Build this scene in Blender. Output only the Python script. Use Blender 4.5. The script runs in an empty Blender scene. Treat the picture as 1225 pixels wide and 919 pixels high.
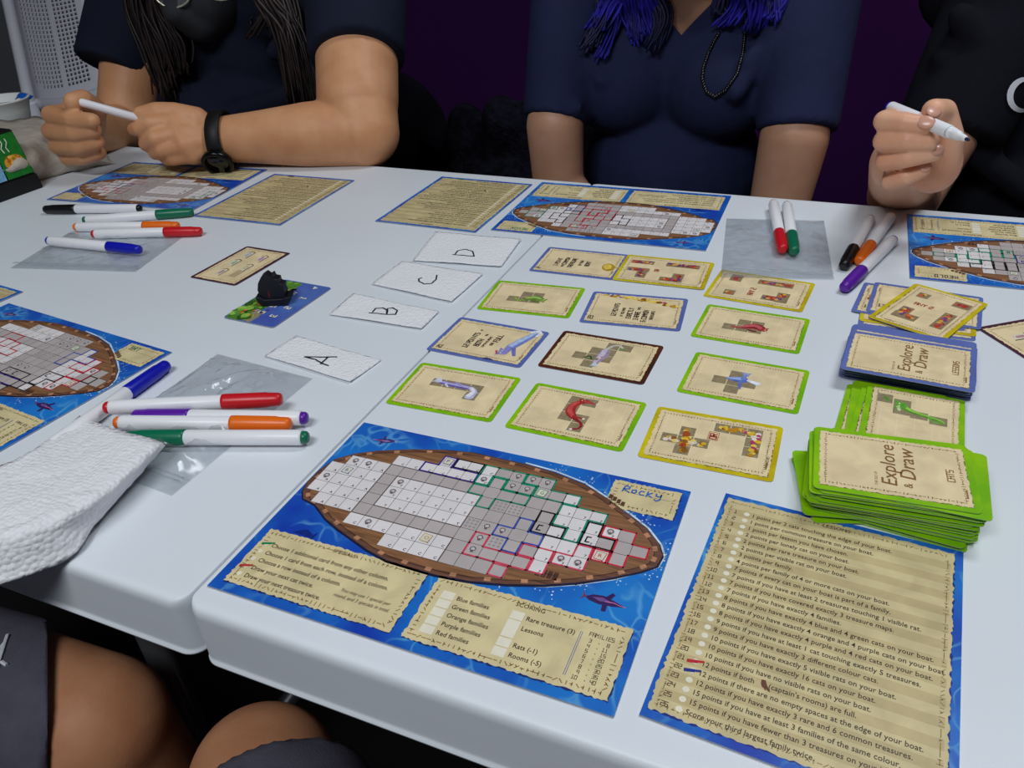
import bpy, bmesh, math, random
from mathutils import Vector, Matrix, Euler, noise
from mathutils.geometry import tessellate_polygon
from mathutils.bvhtree import BVHTree
C = bpy.context.scene.collection
PI = math.pi
TZ = 0.74                                    # height of the table top

# ------------------------------------------------------------------ camera
CAM = Vector((0.28911, -0.22295, TZ + 0.32996))
RT = Vector((0.93667, 0.34597, -0.05431)); UP = Vector((-0.14266, 0.51859, 0.84304)); FW = Vector((-0.31983, 0.7819, -0.53511))
FPX = 944.758
cd = bpy.data.cameras.new('camera'); cam = bpy.data.objects.new('camera', cd); C.objects.link(cam)
M = Matrix((RT, UP, -FW)).transposed().to_4x4(); M.translation = CAM
cam.matrix_world = M
cd.sensor_width = 36; cd.lens = FPX / 1225 * 36; cd.clip_start = 0.01; cd.clip_end = 50
bpy.context.scene.camera = cam

def ry(u, v, y):                             # point of the world plane y=const seen at a pixel
    d = RT * ((u - 612.5) / FPX) + UP * ((459.5 - v) / FPX) + FW
    return CAM + d * ((y - CAM.y) / d.y)
def rz(u, v, z):                             # the same on a level plane
    d = RT * ((u - 612.5) / FPX) + UP * ((459.5 - v) / FPX) + FW
    return CAM + d * ((z - CAM.z) / d.z)
def rd(u, v, t):
    return CAM + (RT * ((u - 612.5) / FPX) + UP * ((459.5 - v) / FPX) + FW) * t

# ------------------------------------------------------------------ light and exposure
vs = bpy.context.scene.view_settings
vs.view_transform = 'Standard'; vs.look = 'None'; vs.exposure = 0.0; vs.gamma = 1.0; vs.use_curve_mapping = False
w = bpy.data.worlds.new('world'); bpy.context.scene.world = w; w.use_nodes = True
w.node_tree.nodes['Background'].inputs[0].default_value = (0.75, 0.8, 1.0, 1)
w.node_tree.nodes['Background'].inputs[1].default_value = 0.035
def area(name, loc, sx, sy, power, col, target=None):
    l = bpy.data.lights.new(name, 'AREA'); l.shape = 'RECTANGLE'; l.size = sx; l.size_y = sy
    l.energy = power; l.color = col
    o = bpy.data.objects.new(name, l); C.objects.link(o); o.location = loc
    if target is not None:
        o.rotation_euler = (Vector(target) - Vector(loc)).to_track_quat('-Z', 'Y').to_euler()
    return o
area('ceiling_lamp', (0.8, 0.75, 2.5), 0.7, 0.35, 14.5, (0.9, 0.95, 1.0))
area('ceiling_lamp', (0.0, -1.05, 2.45), 1.0, 0.4, 23.5, (0.92, 0.96, 1.0), (0.0, 0.3, 0.7))

# ------------------------------------------------------------------ helpers
def lin(c):
    return tuple(((x / 255) / 12.92 if x / 255 <= 0.04045 else ((x / 255 + 0.055) / 1.055) ** 2.4) for x in c[:3]) + (1.0,)
MATS = {}
def mat(name, col, rough=0.5, spec=0.4, noise_s=0, noise_a=0.0, bump=0, bump_s=200, metal=0, sss=0, sheen=0, coat=0, col2=None, bump_d=0.001, wave=None):
    if name in MATS: return MATS[name]
    m = bpy.data.materials.new(name); m.use_nodes = True; nt = m.node_tree; N = nt.nodes; L = nt.links
    b = N['Principled BSDF']
    b.inputs['Base Color'].default_value = lin(col); b.inputs['Roughness'].default_value = rough
    b.inputs['Specular IOR Level'].default_value = spec; b.inputs['Metallic'].default_value = metal
    if sss:
        b.inputs['Subsurface Weight'].default_value = sss; b.inputs['Subsurface Radius'].default_value = (0.012, 0.004, 0.002); b.inputs['Subsurface Scale'].default_value = 0.5
    if sheen: b.inputs['Sheen Weight'].default_value = sheen
    if coat: b.inputs['Coat Weight'].default_value = coat
    tc = N.new('ShaderNodeTexCoord')
    if noise_s or col2:
        n = N.new('ShaderNodeTexNoise'); n.inputs['Scale'].default_value = noise_s or 20; n.inputs['Detail'].default_value = 4
        L.new(tc.outputs['Object'], n.inputs['Vector'])
        mx = N.new('ShaderNodeMix'); mx.data_type = 'RGBA'
        cr = N.new('ShaderNodeMapRange'); cr.inputs['From Min'].default_value = 0.35; cr.inputs['From Max'].default_value = 0.65
        L.new(n.outputs['Fac'], cr.inputs['Value']); L.new(cr.outputs[0], mx.inputs['Factor'])
        a = lin(col); bb = lin(col2) if col2 else tuple(x * (1 - noise_a) for x in a[:3]) + (1,)
        mx.inputs['A'].default_value = a; mx.inputs['B'].default_value = bb
        L.new(mx.outputs['Result'], b.inputs['Base Color'])
    if bump:
        n2 = N.new('ShaderNodeTexNoise'); n2.inputs['Scale'].default_value = bump_s; n2.inputs['Detail'].default_value = 3
        L.new(tc.outputs['Object'], n2.inputs['Vector'])
        bp = N.new('ShaderNodeBump'); bp.inputs['Strength'].default_value = bump; bp.inputs['Distance'].default_value = bump_d
        L.new(n2.outputs['Fac'], bp.inputs['Height']); L.new(bp.outputs[0], b.inputs['Normal'])
    MATS[name] = m; return m

def link(o, parent=None):
    C.objects.link(o)
    if parent is not None: o.parent = parent
    return o
def meshobj(name, verts, faces, m, parent=None, smooth=False, mats=None, midx=None):
    me = bpy.data.meshes.new(name); me.from_pydata([tuple(v) for v in verts], [], faces); 
    for mm in (mats or [m]): me.materials.append(mm)
    if midx: me.polygons.foreach_set('material_index', midx)
    if smooth: me.polygons.foreach_set('use_smooth', [True] * len(me.polygons))
    me.update()
    return link(bpy.data.objects.new(name, me), parent)
def bmobj(name, bm, m, parent=None, smooth=False, mats=None):
    me = bpy.data.meshes.new(name); bm.to_mesh(me); bm.free()
    for mm in (mats or [m]): me.materials.append(mm)
    if smooth: me.polygons.foreach_set('use_smooth', [True] * len(me.polygons))
    return link(bpy.data.objects.new(name, me), parent)
def tag(o, label, cat, group=None, kind=None):
    o['label'] = label; o['category'] = cat
    if group: o['group'] = group
    if kind: o['kind'] = kind
    return o
def empty(name, loc=(0, 0, 0), rz_=0):
    o = bpy.data.objects.new(name, None); C.objects.link(o); o.location = loc; o.rotation_euler = (0, 0, rz_); return o
def box_bm(bm, lo, hi, bevel=0, seg=2):
    r = bmesh.ops.create_cube(bm, size=1); vs_ = r['verts']
    for v in vs_:
        v.co = Vector(((lo[i] + hi[i]) / 2 + v.co[i] * (hi[i] - lo[i]) for i in range(3)))
    if bevel:
        es = {e for v in vs_ for e in v.link_edges}
        bmesh.ops.bevel(bm, geom=list(es), offset=bevel, segments=seg, affect='EDGES', profile=0.5)
def box(name, lo, hi, m, parent=None, bevel=0, seg=2):
    bm = bmesh.new(); box_bm(bm, lo, hi, bevel, seg); return bmobj(name, bm, m, parent, smooth=False)
def rounded_outline(w_, h_, r, n=4):
    pts = []
    for cx, cy, a0 in ((w_ / 2 - r, h_ / 2 - r, 0), (-w_ / 2 + r, h_ / 2 - r, 90), (-w_ / 2 + r, -h_ / 2 + r, 180), (w_ / 2 - r, -h_ / 2 + r, 270)):
        for k in range(n + 1):
            a = math.radians(a0 + 90 * k / n); pts.append((cx + r * math.cos(a), cy + r * math.sin(a)))
    return pts
def prism(name, pts, z0, z1, m, parent=None, side=None, smooth=False):
    n = len(pts); v = [(x, y, z0) for x, y in pts] + [(x, y, z1) for x, y in pts]
    tri = tessellate_polygon([[Vector((x, y, 0)) for x, y in pts]])
    # orient
    def area2(t): a, b, c = [pts[i] for i in t]; return (b[0]-a[0])*(c[1]-a[1])-(b[1]-a[1])*(c[0]-a[0])
    f = []; mi = []
    for t in tri:
        t = t if area2(t) > 0 else t[::-1]
        f.append(tuple(i + n for i in t)); f.append(tuple(reversed(t))); mi += [0, 0]
    s = sum(pts[i][0] * pts[(i + 1) % n][1] - pts[(i + 1) % n][0] * pts[i][1] for i in range(n))
    for i in range(n):
        j = (i + 1) % n; q = (i, j, j + n, i + n); f.append(q if s > 0 else q[::-1]); mi.append(1 if side else 0)
    return meshobj(name, v, f, m, parent, mats=[m, side] if side else None, midx=mi if side else None, smooth=smooth)

# organic surfaces: tapered limbs and masses fused into one continuous skin
def DG():
    d = bpy.context.evaluated_depsgraph_get(); d.update(); return d
def limb(bm, p0, r0, p1, r1, n=18, cap=5):
    n = 36 if max(r0, r1) > .025 else n; cap = 9 if n == 36 else cap
    p0 = Vector(p0); p1 = Vector(p1); d = p1 - p0; L_ = d.length
    if L_ < 1e-6: d = Vector((0, 0, 1))
    q = d.normalized().to_track_quat('Z', 'Y').to_matrix()
    rings = []
    for k in range(cap + 1):
        a = PI / 2 * k / cap; rings.append((-r0 * math.cos(a), r0 * math.sin(a)))
    for k in range(cap + 1):
        a = PI / 2 * k / cap; rings.append((L_ + r1 * math.sin(a), r1 * math.cos(a)))
    prev = None; first = bm.verts.new(p0 + q @ Vector((0, 0, -r0))); last = bm.verts.new(p0 + q @ Vector((0, 0, L_ + r1)))
    for z, r in rings[1:-1]:
        ring = [bm.verts.new(p0 + q @ Vector((r * math.cos(2 * PI * i / n), r * math.sin(2 * PI * i / n), z))) for i in range(n)]
        for i in range(n):
            j = (i + 1) % n
            if prev: bm.faces.new((prev[i], prev[j], ring[j], ring[i]))
            else: bm.faces.new((first, ring[j], ring[i]))
        prev = ring
    for i in range(n): bm.faces.new((prev[i], prev[(i + 1) % n], last))
def sleeve(bm, p0, r0, p1, r1, n=28):        # flat-ended tapered tube
    p0 = Vector(p0); p1 = Vector(p1); q = (p1 - p0).normalized().to_track_quat('Z', 'Y').to_matrix()
    rs = [[bm.verts.new(p + q @ Vector((r * math.cos(2 * PI * i / n), r * math.sin(2 * PI * i / n), 0))) for i in range(n)] for p, r in ((p0, r0), (p1, r1))]
    for i in range(n):
        j = (i + 1) % n; bm.faces.new((rs[0][i], rs[0][j], rs[1][j], rs[1][i]))
    bm.faces.new(list(reversed(rs[0]))); bm.faces.new(rs[1])
def ell(bm, c, r, rot=(0, 0, 0), u=24, v=16):
    mt = Matrix.Translation(Vector(c)) @ Euler(rot).to_matrix().to_4x4() @ Matrix.Diagonal((r[0], r[1], r[2], 1))
    bmesh.ops.create_uvsphere(bm, u_segments=u, v_segments=v, radius=1, matrix=mt)
def chain(bm, pts, rs):
    for i in range(len(pts) - 1): limb(bm, pts[i], rs[i], pts[i + 1], rs[i + 1])
def fuse(name, bm, voxel, iters, m, parent=None):
    me = bpy.data.meshes.new(name + '_raw'); bm.to_mesh(me); bm.free()
    o = bpy.data.objects.new(name, me); C.objects.link(o)
    r = o.modifiers.new('r', 'REMESH'); r.mode = 'VOXEL'; r.voxel_size = voxel; r.use_smooth_shade = True
    if iters:
        s = o.modifiers.new('s', 'SMOOTH'); s.factor = 0.5; s.iterations = iters
    dg = bpy.context.evaluated_depsgraph_get(); dg.update()
    me2 = bpy.data.meshes.new_from_object(o.evaluated_get(dg), depsgraph=dg)
    me2.name = name; bpy.data.objects.remove(o); bpy.data.meshes.remove(me)
    me2.materials.clear(); me2.materials.append(m)
    me2.polygons.foreach_set('use_smooth', [True] * len(me2.polygons))
    return link(bpy.data.objects.new(name, me2), parent)
def tube_bm(bm, pts, rs, n=6, flat=1.0):
    prev = None; up = Vector((0, 0, 1))
    for k, p in enumerate(pts):
        p = Vector(p); d = (Vector(pts[min(k + 1, len(pts) - 1)]) - Vector(pts[max(k - 1, 0)])).normalized()
        s = d.cross(Vector((0.1, 1, 0.05))).normalized(); t = d.cross(s)
        r = rs[k] if isinstance(rs, (list, tuple)) else rs
        ring = [bm.verts.new(p + s * r * math.cos(2 * PI * i / n) + t * r * flat * math.sin(2 * PI * i / n)) for i in range(n)]
        if prev:
            for i in range(n): bm.faces.new((prev[i], prev[(i + 1) % n], ring[(i + 1) % n], ring[i]))
        else: bm.faces.new(list(reversed(ring)))
        prev = ring
    bm.faces.new(prev)

# ------------------------------------------------------------------ materials
M_table = mat('white_plastic', (228, 234, 240), 0.42, 0.35, bump=0.12, bump_s=900, bump_d=0.0004, noise_s=6, noise_a=0.03)
M_skin = mat('skin', (216, 160, 118), 0.5, 0.35, noise_s=25, col2=(205, 146, 104), bump=0.15, bump_s=350, sss=0.12)
M_skin2 = mat('skin_pale', (192, 148, 122), 0.5, 0.35, noise_s=25, col2=(182, 136, 108), bump=0.15, bump_s=350, sss=0.12)
M_leg = mat('skin_leg', (200, 142, 104), 0.55, 0.3, noise_s=25, col2=(188, 128, 92), bump=0.2, bump_s=350, sss=0.1)
M_skin3 = mat('skin_warm', (236, 184, 152), 0.45, 0.4, noise_s=25, col2=(228, 166, 134), bump=0.2, bump_s=350, sss=0.12)
M_nail = mat('nail', (214, 160, 140), 0.25, 0.5)
M_navy = mat('navy_jersey', (35, 42, 76), 0.85, 0.2, noise_s=9, noise_a=0.25, bump=0.35, bump_s=45, bump_d=0.004)
M_navy2 = mat('dark_navy_jersey', (26, 32, 52), 0.85, 0.2, noise_s=9, noise_a=0.25, bump=0.35, bump_s=35, bump_d=0.004)
M_black = mat('black_jersey', (18, 19, 28), 0.9, 0.15, noise_s=9, noise_a=0.25, bump=0.4, bump_s=30, bump_d=0.005)
M_grey = mat('grey_cotton', (92, 90, 104), 0.9, 0.1, noise_s=60, noise_a=0.15, bump=0.5, bump_s=700)
M_bh = mat('brown_hair', (22, 14, 15), 0.5, 0.45, noise_s=30, col2=(42, 28, 27))
M_blh = mat('blue_hair', (20, 18, 92), 0.6, 0.3, noise_s=40, col2=(40, 34, 168))
M_blh2 = mat('dark_blue_hair', (16, 20, 66), 0.5, 0.4, noise_s=40, col2=(14, 14, 40))
M_blackpl = mat('black_plastic', (14, 14, 16), 0.3, 0.5)
M_fabric = mat('black_fabric', (10, 10, 14), 1.0, 0.1, bump=0.8, bump_s=160, bump_d=0.004, noise_s=18, col2=(17, 17, 26))
M_white = mat('white_barrel', (240, 240, 244), 0.35, 0.4)
M_mask = mat('grey_face_mask', (52, 53, 58), 0.9, 0.1, bump=0.3, bump_s=120)

# prints: flat colours carried by the printed shapes themselves
def print_mat(name, rough=0.42, amt=0.14, scale=90, spec=0.35):
    m = bpy.data.materials.new(name); m.use_nodes = True; N = m.node_tree.nodes; L = m.node_tree.links; b = N['Principled BSDF']
    a = N.new('ShaderNodeAttribute'); a.attribute_name = 'ink'; tc = N.new('ShaderNodeTexCoord')
    n = N.new('ShaderNodeTexNoise'); n.inputs['Scale'].default_value = scale; n.inputs['Detail'].default_value = 5; n.inputs['Distortion'].default_value = 0.6
    r = N.new('ShaderNodeMapRange'); r.inputs['From Min'].default_value = 0.3; r.inputs['From Max'].default_value = 0.7
    r.inputs['To Min'].default_value = 1 - amt; r.inputs['To Max'].default_value = 1 + amt
    v = N.new('ShaderNodeVectorMath'); v.operation = 'SCALE'
    L.new(tc.outputs['Object'], n.inputs['Vector']); L.new(n.outputs['Fac'], r.inputs['Value'])
    L.new(a.outputs['Color'], v.inputs[0]); L.new(r.outputs[0], v.inputs['Scale']); L.new(v.outputs[0], b.inputs['Base Color'])
    b.inputs['Roughness'].default_value = rough; b.inputs['Specular IOR Level'].default_value = spec
    return m
P_flat = print_mat('printed_ink', amt=0.04)
P_paper = print_mat('parchment_print', amt=0.13, scale=55)
P_pict = print_mat('picture_print', amt=0.22, scale=260)
P_ink = print_mat('marker_ink', rough=0.6, amt=0.25, scale=180)

def wood_mat():
    m = bpy.data.materials.new('printed_wood'); m.use_nodes = True; N = m.node_tree.nodes; L = m.node_tree.links; b = N['Principled BSDF']
    a = N.new('ShaderNodeAttribute'); a.attribute_name = 'ink'; tc = N.new('ShaderNodeTexCoord'); mp = N.new('ShaderNodeMapping')
    mp.inputs['Scale'].default_value = (40, 420, 1); n = N.new('ShaderNodeTexNoise'); n.inputs['Scale'].default_value = 1; n.inputs['Detail'].default_value = 4
    r = N.new('ShaderNodeMapRange'); r.inputs['From Min'].default_value = 0.3; r.inputs['From Max'].default_value = 0.7; r.inputs['To Min'].default_value = 0.6; r.inputs['To Max'].default_value = 1.35
    v = N.new('ShaderNodeVectorMath'); v.operation = 'SCALE'
    L.new(tc.outputs['Object'], mp.inputs[0]); L.new(mp.outputs[0], n.inputs['Vector']); L.new(n.outputs['Fac'], r.inputs['Value'])
    L.new(a.outputs['Color'], v.inputs[0]); L.new(r.outputs[0], v.inputs['Scale']); L.new(v.outputs[0], b.inputs['Base Color'])
    b.inputs['Roughness'].default_value = 0.42; return m
P_wood = wood_mat()
def sea_mat():
    m = bpy.data.materials.new('printed_sea'); m.use_nodes = True; N = m.node_tree.nodes; L = m.node_tree.links; b = N['Principled BSDF']
    tc = N.new('ShaderNodeTexCoord')
    n = N.new('ShaderNodeTexNoise'); n.inputs['Scale'].default_value = 14; n.inputs['Detail'].default_value = 3; L.new(tc.outputs['Object'], n.inputs['Vector'])
    cr = N.new('ShaderNodeValToRGB'); L.new(n.outputs['Fac'], cr.inputs[0])
    cr.color_ramp.elements[0].position = 0.36; cr.color_ramp.elements[0].color = lin((26, 66, 178))
    cr.color_ramp.elements[1].position = 0.66; cr.color_ramp.elements[1].color = lin((34, 128, 214))
    n2 = N.new('ShaderNodeTexNoise'); n2.inputs['Scale'].default_value = 20; L.new(tc.outputs['Object'], n2.inputs['Vector'])
    mx = N.new('ShaderNodeMix'); mx.data_type = 'RGBA'; mx.blend_type = 'LINEAR_LIGHT'; mx.inputs['Factor'].default_value = 0.06
    L.new(tc.outputs['Object'], mx.inputs['A']); L.new(n2.outputs['Color'], mx.inputs['B'])
    vo = N.new('ShaderNodeTexVoronoi'); vo.feature = 'DISTANCE_TO_EDGE'; vo.inputs['Scale'].default_value = 32; L.new(mx.outputs['Result'], vo.inputs['Vector'])
    r = N.new('ShaderNodeMapRange'); r.inputs['From Min'].default_value = 0.0; r.inputs['From Max'].default_value = 0.06; r.inputs['To Min'].default_value = 0.5; r.inputs['To Max'].default_value = 0
    L.new(vo.outputs['Distance'], r.inputs['Value'])
    n3 = N.new('ShaderNodeTexNoise'); n3.inputs['Scale'].default_value = 25; L.new(tc.outputs['Object'], n3.inputs['Vector'])
    r3 = N.new('ShaderNodeMapRange'); r3.inputs['From Min'].default_value = 0.45; r3.inputs['From Max'].default_value = 0.62; L.new(n3.outputs['Fac'], r3.inputs['Value'])
    mu = N.new('ShaderNodeMath'); mu.operation = 'MULTIPLY'; L.new(r.outputs[0], mu.inputs[0]); L.new(r3.outputs[0], mu.inputs[1])
    m2 = N.new('ShaderNodeMix'); m2.data_type = 'RGBA'; L.new(mu.outputs[0], m2.inputs['Factor']); L.new(cr.outputs[0], m2.inputs['A'])
    m2.inputs['B'].default_value = lin((120, 200, 235)); L.new(m2.outputs['Result'], b.inputs['Base Color'])
    b.inputs['Roughness'].default_value = 0.35; b.inputs['Specular IOR Level'].default_value = 0.35
    return m
M_sea = sea_mat()
M_edge = mat('card_edge', (150, 156, 170), 0.8)

class Print:
    def __init__(s, z0=0.0, rnd=1): s.v = []; s.f = []; s.c = []; s.z = z0; s.R = random.Random(rnd)
    def up(s, d=0.00002): s.z += d
    def tri(s, pts, faces, col):
        o = len(s.v); s.v += [(x * .001, y * .001, s.z) for x, y in pts]; s.f += [tuple(i + o for i in f) for f in faces]; s.c += [col] * len(faces)
    def quad(s, pts, col):
        a = sum(pts[i][0] * pts[(i + 1) % len(pts)][1] - pts[(i + 1) % len(pts)][0] * pts[i][1] for i in range(len(pts)))
        s.tri(pts if a > 0 else pts[::-1], [tuple(range(len(pts)))], col)
    def rect(s, x0, y0, x1, y1, col): s.quad([(x0, y0), (x1, y0), (x1, y1), (x0, y1)], col)
    def poly(s, pts, col):
        t = tessellate_polygon([[Vector((x, y, 0)) for x, y in pts]])
        def a2(q): a, b, c = [pts[i] for i in q]; return (b[0]-a[0])*(c[1]-a[1])-(b[1]-a[1])*(c[0]-a[0])
        s.tri(pts, [q if a2(q) > 0 else q[::-1] for q in t], col)
    def disc(s, x, y, r, col, n=12, ry_=None, rot=0):
        ry_ = ry_ or r; c, d = math.cos(rot), math.sin(rot); P = []
        for i in range(n):
            a, b = r * math.cos(2 * PI * i / n), ry_ * math.sin(2 * PI * i / n); P.append((x + a * c - b * d, y + a * d + b * c))
        s.quad(P, col)
    def ring(s, x, y, r, w, col, n=12): s.stroke([(x + r * math.cos(2 * PI * i / n), y + r * math.sin(2 * PI * i / n)) for i in range(n + 1)], w, col)
    def stroke(s, pts, w_, col, wob=0):
        if wob: pts = [(x + s.R.uniform(-wob, wob), y + s.R.uniform(-wob, wob)) for x, y in pts[:-1]] + [pts[-1] if pts[-1] != pts[0] else None]
        if pts[-1] is None: pts[-1] = pts[0]
        closed = len(pts) > 3 and pts[0] == pts[-1]
        if closed: pts = pts[:-1]
        n = len(pts); h = w_ / 2; V = []
        for i in range(n):
            a = pts[i - 1] if (i or closed) else None; b = pts[i]; c = pts[(i + 1) % n] if (i < n - 1 or closed) else None
            def un(p, q): l = math.hypot(q[0] - p[0], q[1] - p[1]) or 1e-9; return ((q[0] - p[0]) / l, (q[1] - p[1]) / l)
            d1 = un(a, b) if a else None; d2 = un(b, c) if c else None
            if d1 and d2:
                nx, ny = -(d1[1] + d2[1]), d1[0] + d2[0]; l = math.hypot(nx, ny)
                if l < .35: nx, ny, l = -d1[1], d1[0], 1
                nx /= l; ny /= l; k = max(.45, nx * -d1[1] + ny * d1[0]); off = (nx * h / k, ny * h / k); e = (0, 0)
            else:
                d = d1 or d2; off = (-d[1] * h, d[0] * h); e = (d[0] * h * .7 * (1 if d1 else -1), d[1] * h * .7 * (1 if d1 else -1))
            V += [(b[0] + off[0] + e[0], b[1] + off[1] + e[1]), (b[0] - off[0] + e[0], b[1] - off[1] + e[1])]
        F = [(2 * i, 2 * i + 1, 2 * ((i + 1) % n) + 1, 2 * ((i + 1) % n)) for i in range(n if closed else n - 1)]
        s.tri(V, F, col)
    def ragged(s, x0, y0, x1, y1, amp, col, step=1.6):
        P = []; R = s.R
        for ax, ay, bx, by in ((x0, y0, x1, y0), (x1, y0, x1, y1), (x1, y1, x0, y1), (x0, y1, x0, y0)):
            L_ = math.hypot(bx - ax, by - ay); n = max(3, int(L_ / step))
            for k in range(n):
                t = k / n; j = R.uniform(-amp, amp) if k else 0; k2 = R.uniform(-amp, amp)
                if ax == bx: P.append((ax + j, ay + (by - ay) * t + k2 * .4))
                else: P.append((ax + (bx - ax) * t + k2 * .4, ay + j))
        s.poly(P, col)
    def ticks(s, x0, y0, x1, y1, col, step=1.9, size=1.5, w_=0.38, sides='tblr'):
        R = s.R
        def one(x, y):
            k = R.random(); a = R.choice((0, .5, 1, 1.5, .25, .75)) * PI; l = size * R.uniform(.35, .6)
            s.stroke([(x - l * math.cos(a), y - l * math.sin(a)), (x + l * math.cos(a), y + l * math.sin(a))], w_, col)
            if k > .55:
                a += PI / 2; s.stroke([(x, y), (x + l * math.cos(a), y + l * math.sin(a))], w_, col)
        nx = int((x1 - x0) / step); ny = int((y1 - y0) / step)
        for i in range(nx + 1):
            if 't' in sides: one(x0 + i * step, y1)
            if 'b' in sides: one(x0 + i * step, y0)
        for i in range(1, ny):
            if 'l' in sides: one(x0, y0 + i * step)
            if 'r' in sides: one(x1, y0 + i * step)
    def text(s, body, x, y, size, col, rot=0, sx=1, wt=0.0, align='LEFT', shear=0):
        cu = bpy.data.curves.new('t', 'FONT'); cu.body = body; cu.size = size; cu.resolution_u = 2; cu.offset = wt; cu.align_x = align; cu.shear = shear
        ob = bpy.data.objects.new('t', cu); me = ob.to_mesh()
        c, d = math.cos(rot), math.sin(rot); o = len(s.v)
        s.v += [((x + q.co.x * sx * c - q.co.y * d) * .001, (y + q.co.x * sx * d + q.co.y * c) * .001, s.z) for q in me.vertices]
        for p in me.polygons:
            s.f.append(tuple(i + o for i in (p.vertices if p.normal.z > 0 else reversed(p.vertices)))); s.c.append(col)
        ob.to_mesh_clear(); bpy.data.objects.remove(ob); bpy.data.curves.remove(cu)
    def block(s, body, x, y, h, col, rot=0, w_=None, adv=0.78, wob=0, sx=1.0):
        # squared stroke lettering
        w_ = w_ or h * .14; c, d = math.cos(rot), math.sin(rot); cx = 0
        for ch in body:
            for pl in GL.get(ch, ()):
                P = [((cx + q[0] * .55 * sx) * h, q[1] * h) for q in pl]
                s.stroke([(x + a * c - b * d, y + a * d + b * c) for a, b in P], w_, col, wob)
            cx += (adv if ch != ' ' else .45) * sx
        return cx * h
    def build(s, name, m, parent):
        me = bpy.data.meshes.new(name); me.from_pydata(s.v, [], s.f); me.materials.append(m)
        at = me.attributes.new('ink', 'FLOAT_COLOR', 'FACE')
        cache = {}; buf = []
        for c in s.c:
            if c not in cache: cache[c] = lin(c)
            buf.extend(cache[c])
        at.data.foreach_set('color', buf); me.update()
        return link(bpy.data.objects.new(name, me), parent)
GL = {'A': [((0, 0), (0, 1), (1, 1), (1, 0)), ((0, .5), (1, .5))], 'B': [((0, 0), (0, 1), (.8, 1), (.8, .5), (1, .5), (1, 0), (0, 0)), ((0, .5), (1, .5))], 'C': [((1, 1), (0, 1), (0, 0), (1, 0))],
 'D': [((0, 0), (0, 1), (.8, 1), (1, .8), (1, 0), (0, 0))], 'E': [((1, 1), (0, 1), (0, 0), (1, 0)), ((0, .5), (.8, .5))], 'F': [((1, 1), (0, 1), (0, 0)), ((0, .5), (.8, .5))], 'G': [((1, 1), (0, 1), (0, 0), (1, 0), (1, .5), (.5, .5))],
 'H': [((0, 0), (0, 1)), ((1, 0), (1, 1)), ((0, .5), (1, .5))], 'I': [((.5, 0), (.5, 1))], 'J': [((1, 1), (1, 0), (0, 0))], 'K': [((0, 0), (0, 1)), ((1, 1), (0, .45), (1, 0))], 'L': [((0, 1), (0, 0), (1, 0))],
 'M': [((0, 0), (0, 1), (.5, .55), (1, 1), (1, 0))], 'N': [((0, 0), (0, 1), (1, 0), (1, 1))], 'O': [((0, 0), (0, 1), (1, 1), (1, 0), (0, 0))], 'P': [((0, 0), (0, 1), (1, 1), (1, .5), (0, .5))],
 'R': [((0, 0), (0, 1), (1, 1), (1, .5), (0, .5)), ((.4, .5), (1, 0))], 'S': [((1, 1), (0, 1), (0, .5), (1, .5), (1, 0), (0, 0))], 'T': [((0, 1), (1, 1)), ((.5, 1), (.5, 0))], 'U': [((0, 1), (0, 0), (1, 0), (1, 1))],
 'V': [((0, 1), (.5, 0), (1, 1))], 'W': [((0, 1), (.2, 0), (.5, .5), (.8, 0), (1, 1))], 'X': [((0, 0), (1, 1)), ((0, 1), (1, 0))], 'Y': [((0, 1), (.5, .5), (1, 1)), ((.5, .5), (.5, 0))], 'Z': [((0, 1), (1, 1), (0, 0), (1, 0))],
 '0': [((0, 0), (0, 1), (1, 1), (1, 0), (0, 0))], '1': [((.2, 1), (.5, 1), (.5, 0)), ((.1, 0), (.9, 0))], '2': [((0, 1), (1, 1), (1, .5), (0, .5), (0, 0), (1, 0))], '3': [((0, 1), (1, 1), (1, 0), (0, 0)), ((.3, .5), (1, .5))],
 '4': [((0, 1), (0, .5), (1, .5)), ((1, 1), (1, 0))], '5': [((1, 1), (0, 1), (0, .5), (1, .5), (1, 0), (0, 0))], '6': [((1, 1), (0, 1), (0, 0), (1, 0), (1, .5), (0, .5))], '7': [((0, 1), (1, 1), (.4, 0))],
 '8': [((0, 0), (0, 1), (1, 1), (1, 0), (0, 0)), ((0, .5), (1, .5))], '9': [((1, 0), (1, 1), (0, 1), (0, .5), (1, .5))], '=': [((.3, .6), (.7, .6)), ((.3, .3), (.7, .3))]}

PAR = (238, 217, 172); PARD = (186, 160, 110); BRN = (122, 92, 58); DRK = (58, 44, 36); CREAM = (240, 234, 212)
# ------------------------------------------------------------------ structure
M_floor = mat('dark_floor', (38, 36, 38), 0.7, 0.3, noise_s=5, noise_a=0.3)
M_purple = mat('purple_wall_paint', (60, 20, 78), 0.9, 0.1, noise_s=3, noise_a=0.15)
M_wall = mat('grey_wall_paint', (118, 118, 124), 0.9, 0.1, noise_s=3, noise_a=0.1)
M_ceil = mat('ceiling_paint', (150, 150, 152), 0.9, 0.1)
for n_, lo, hi, m_ in (('floor', (-4, -2.2, -0.05), (3, 2.6, 0), M_floor), ('ceiling', (-4, -2.2, 2.6), (3, 2.6, 2.65), M_ceil),
                       ('wall_back', (-4, 2.5, 0), (3, 2.6, 2.6), M_purple), ('wall_left', (-4.1, -2.2, 0), (-4, 2.6, 2.6), M_wall), ('wall_right', (3, -2.2, 0), (3.1, 2.6, 2.6), M_purple)):
    box(n_, lo, hi, m_)['kind'] = 'structure'

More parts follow.
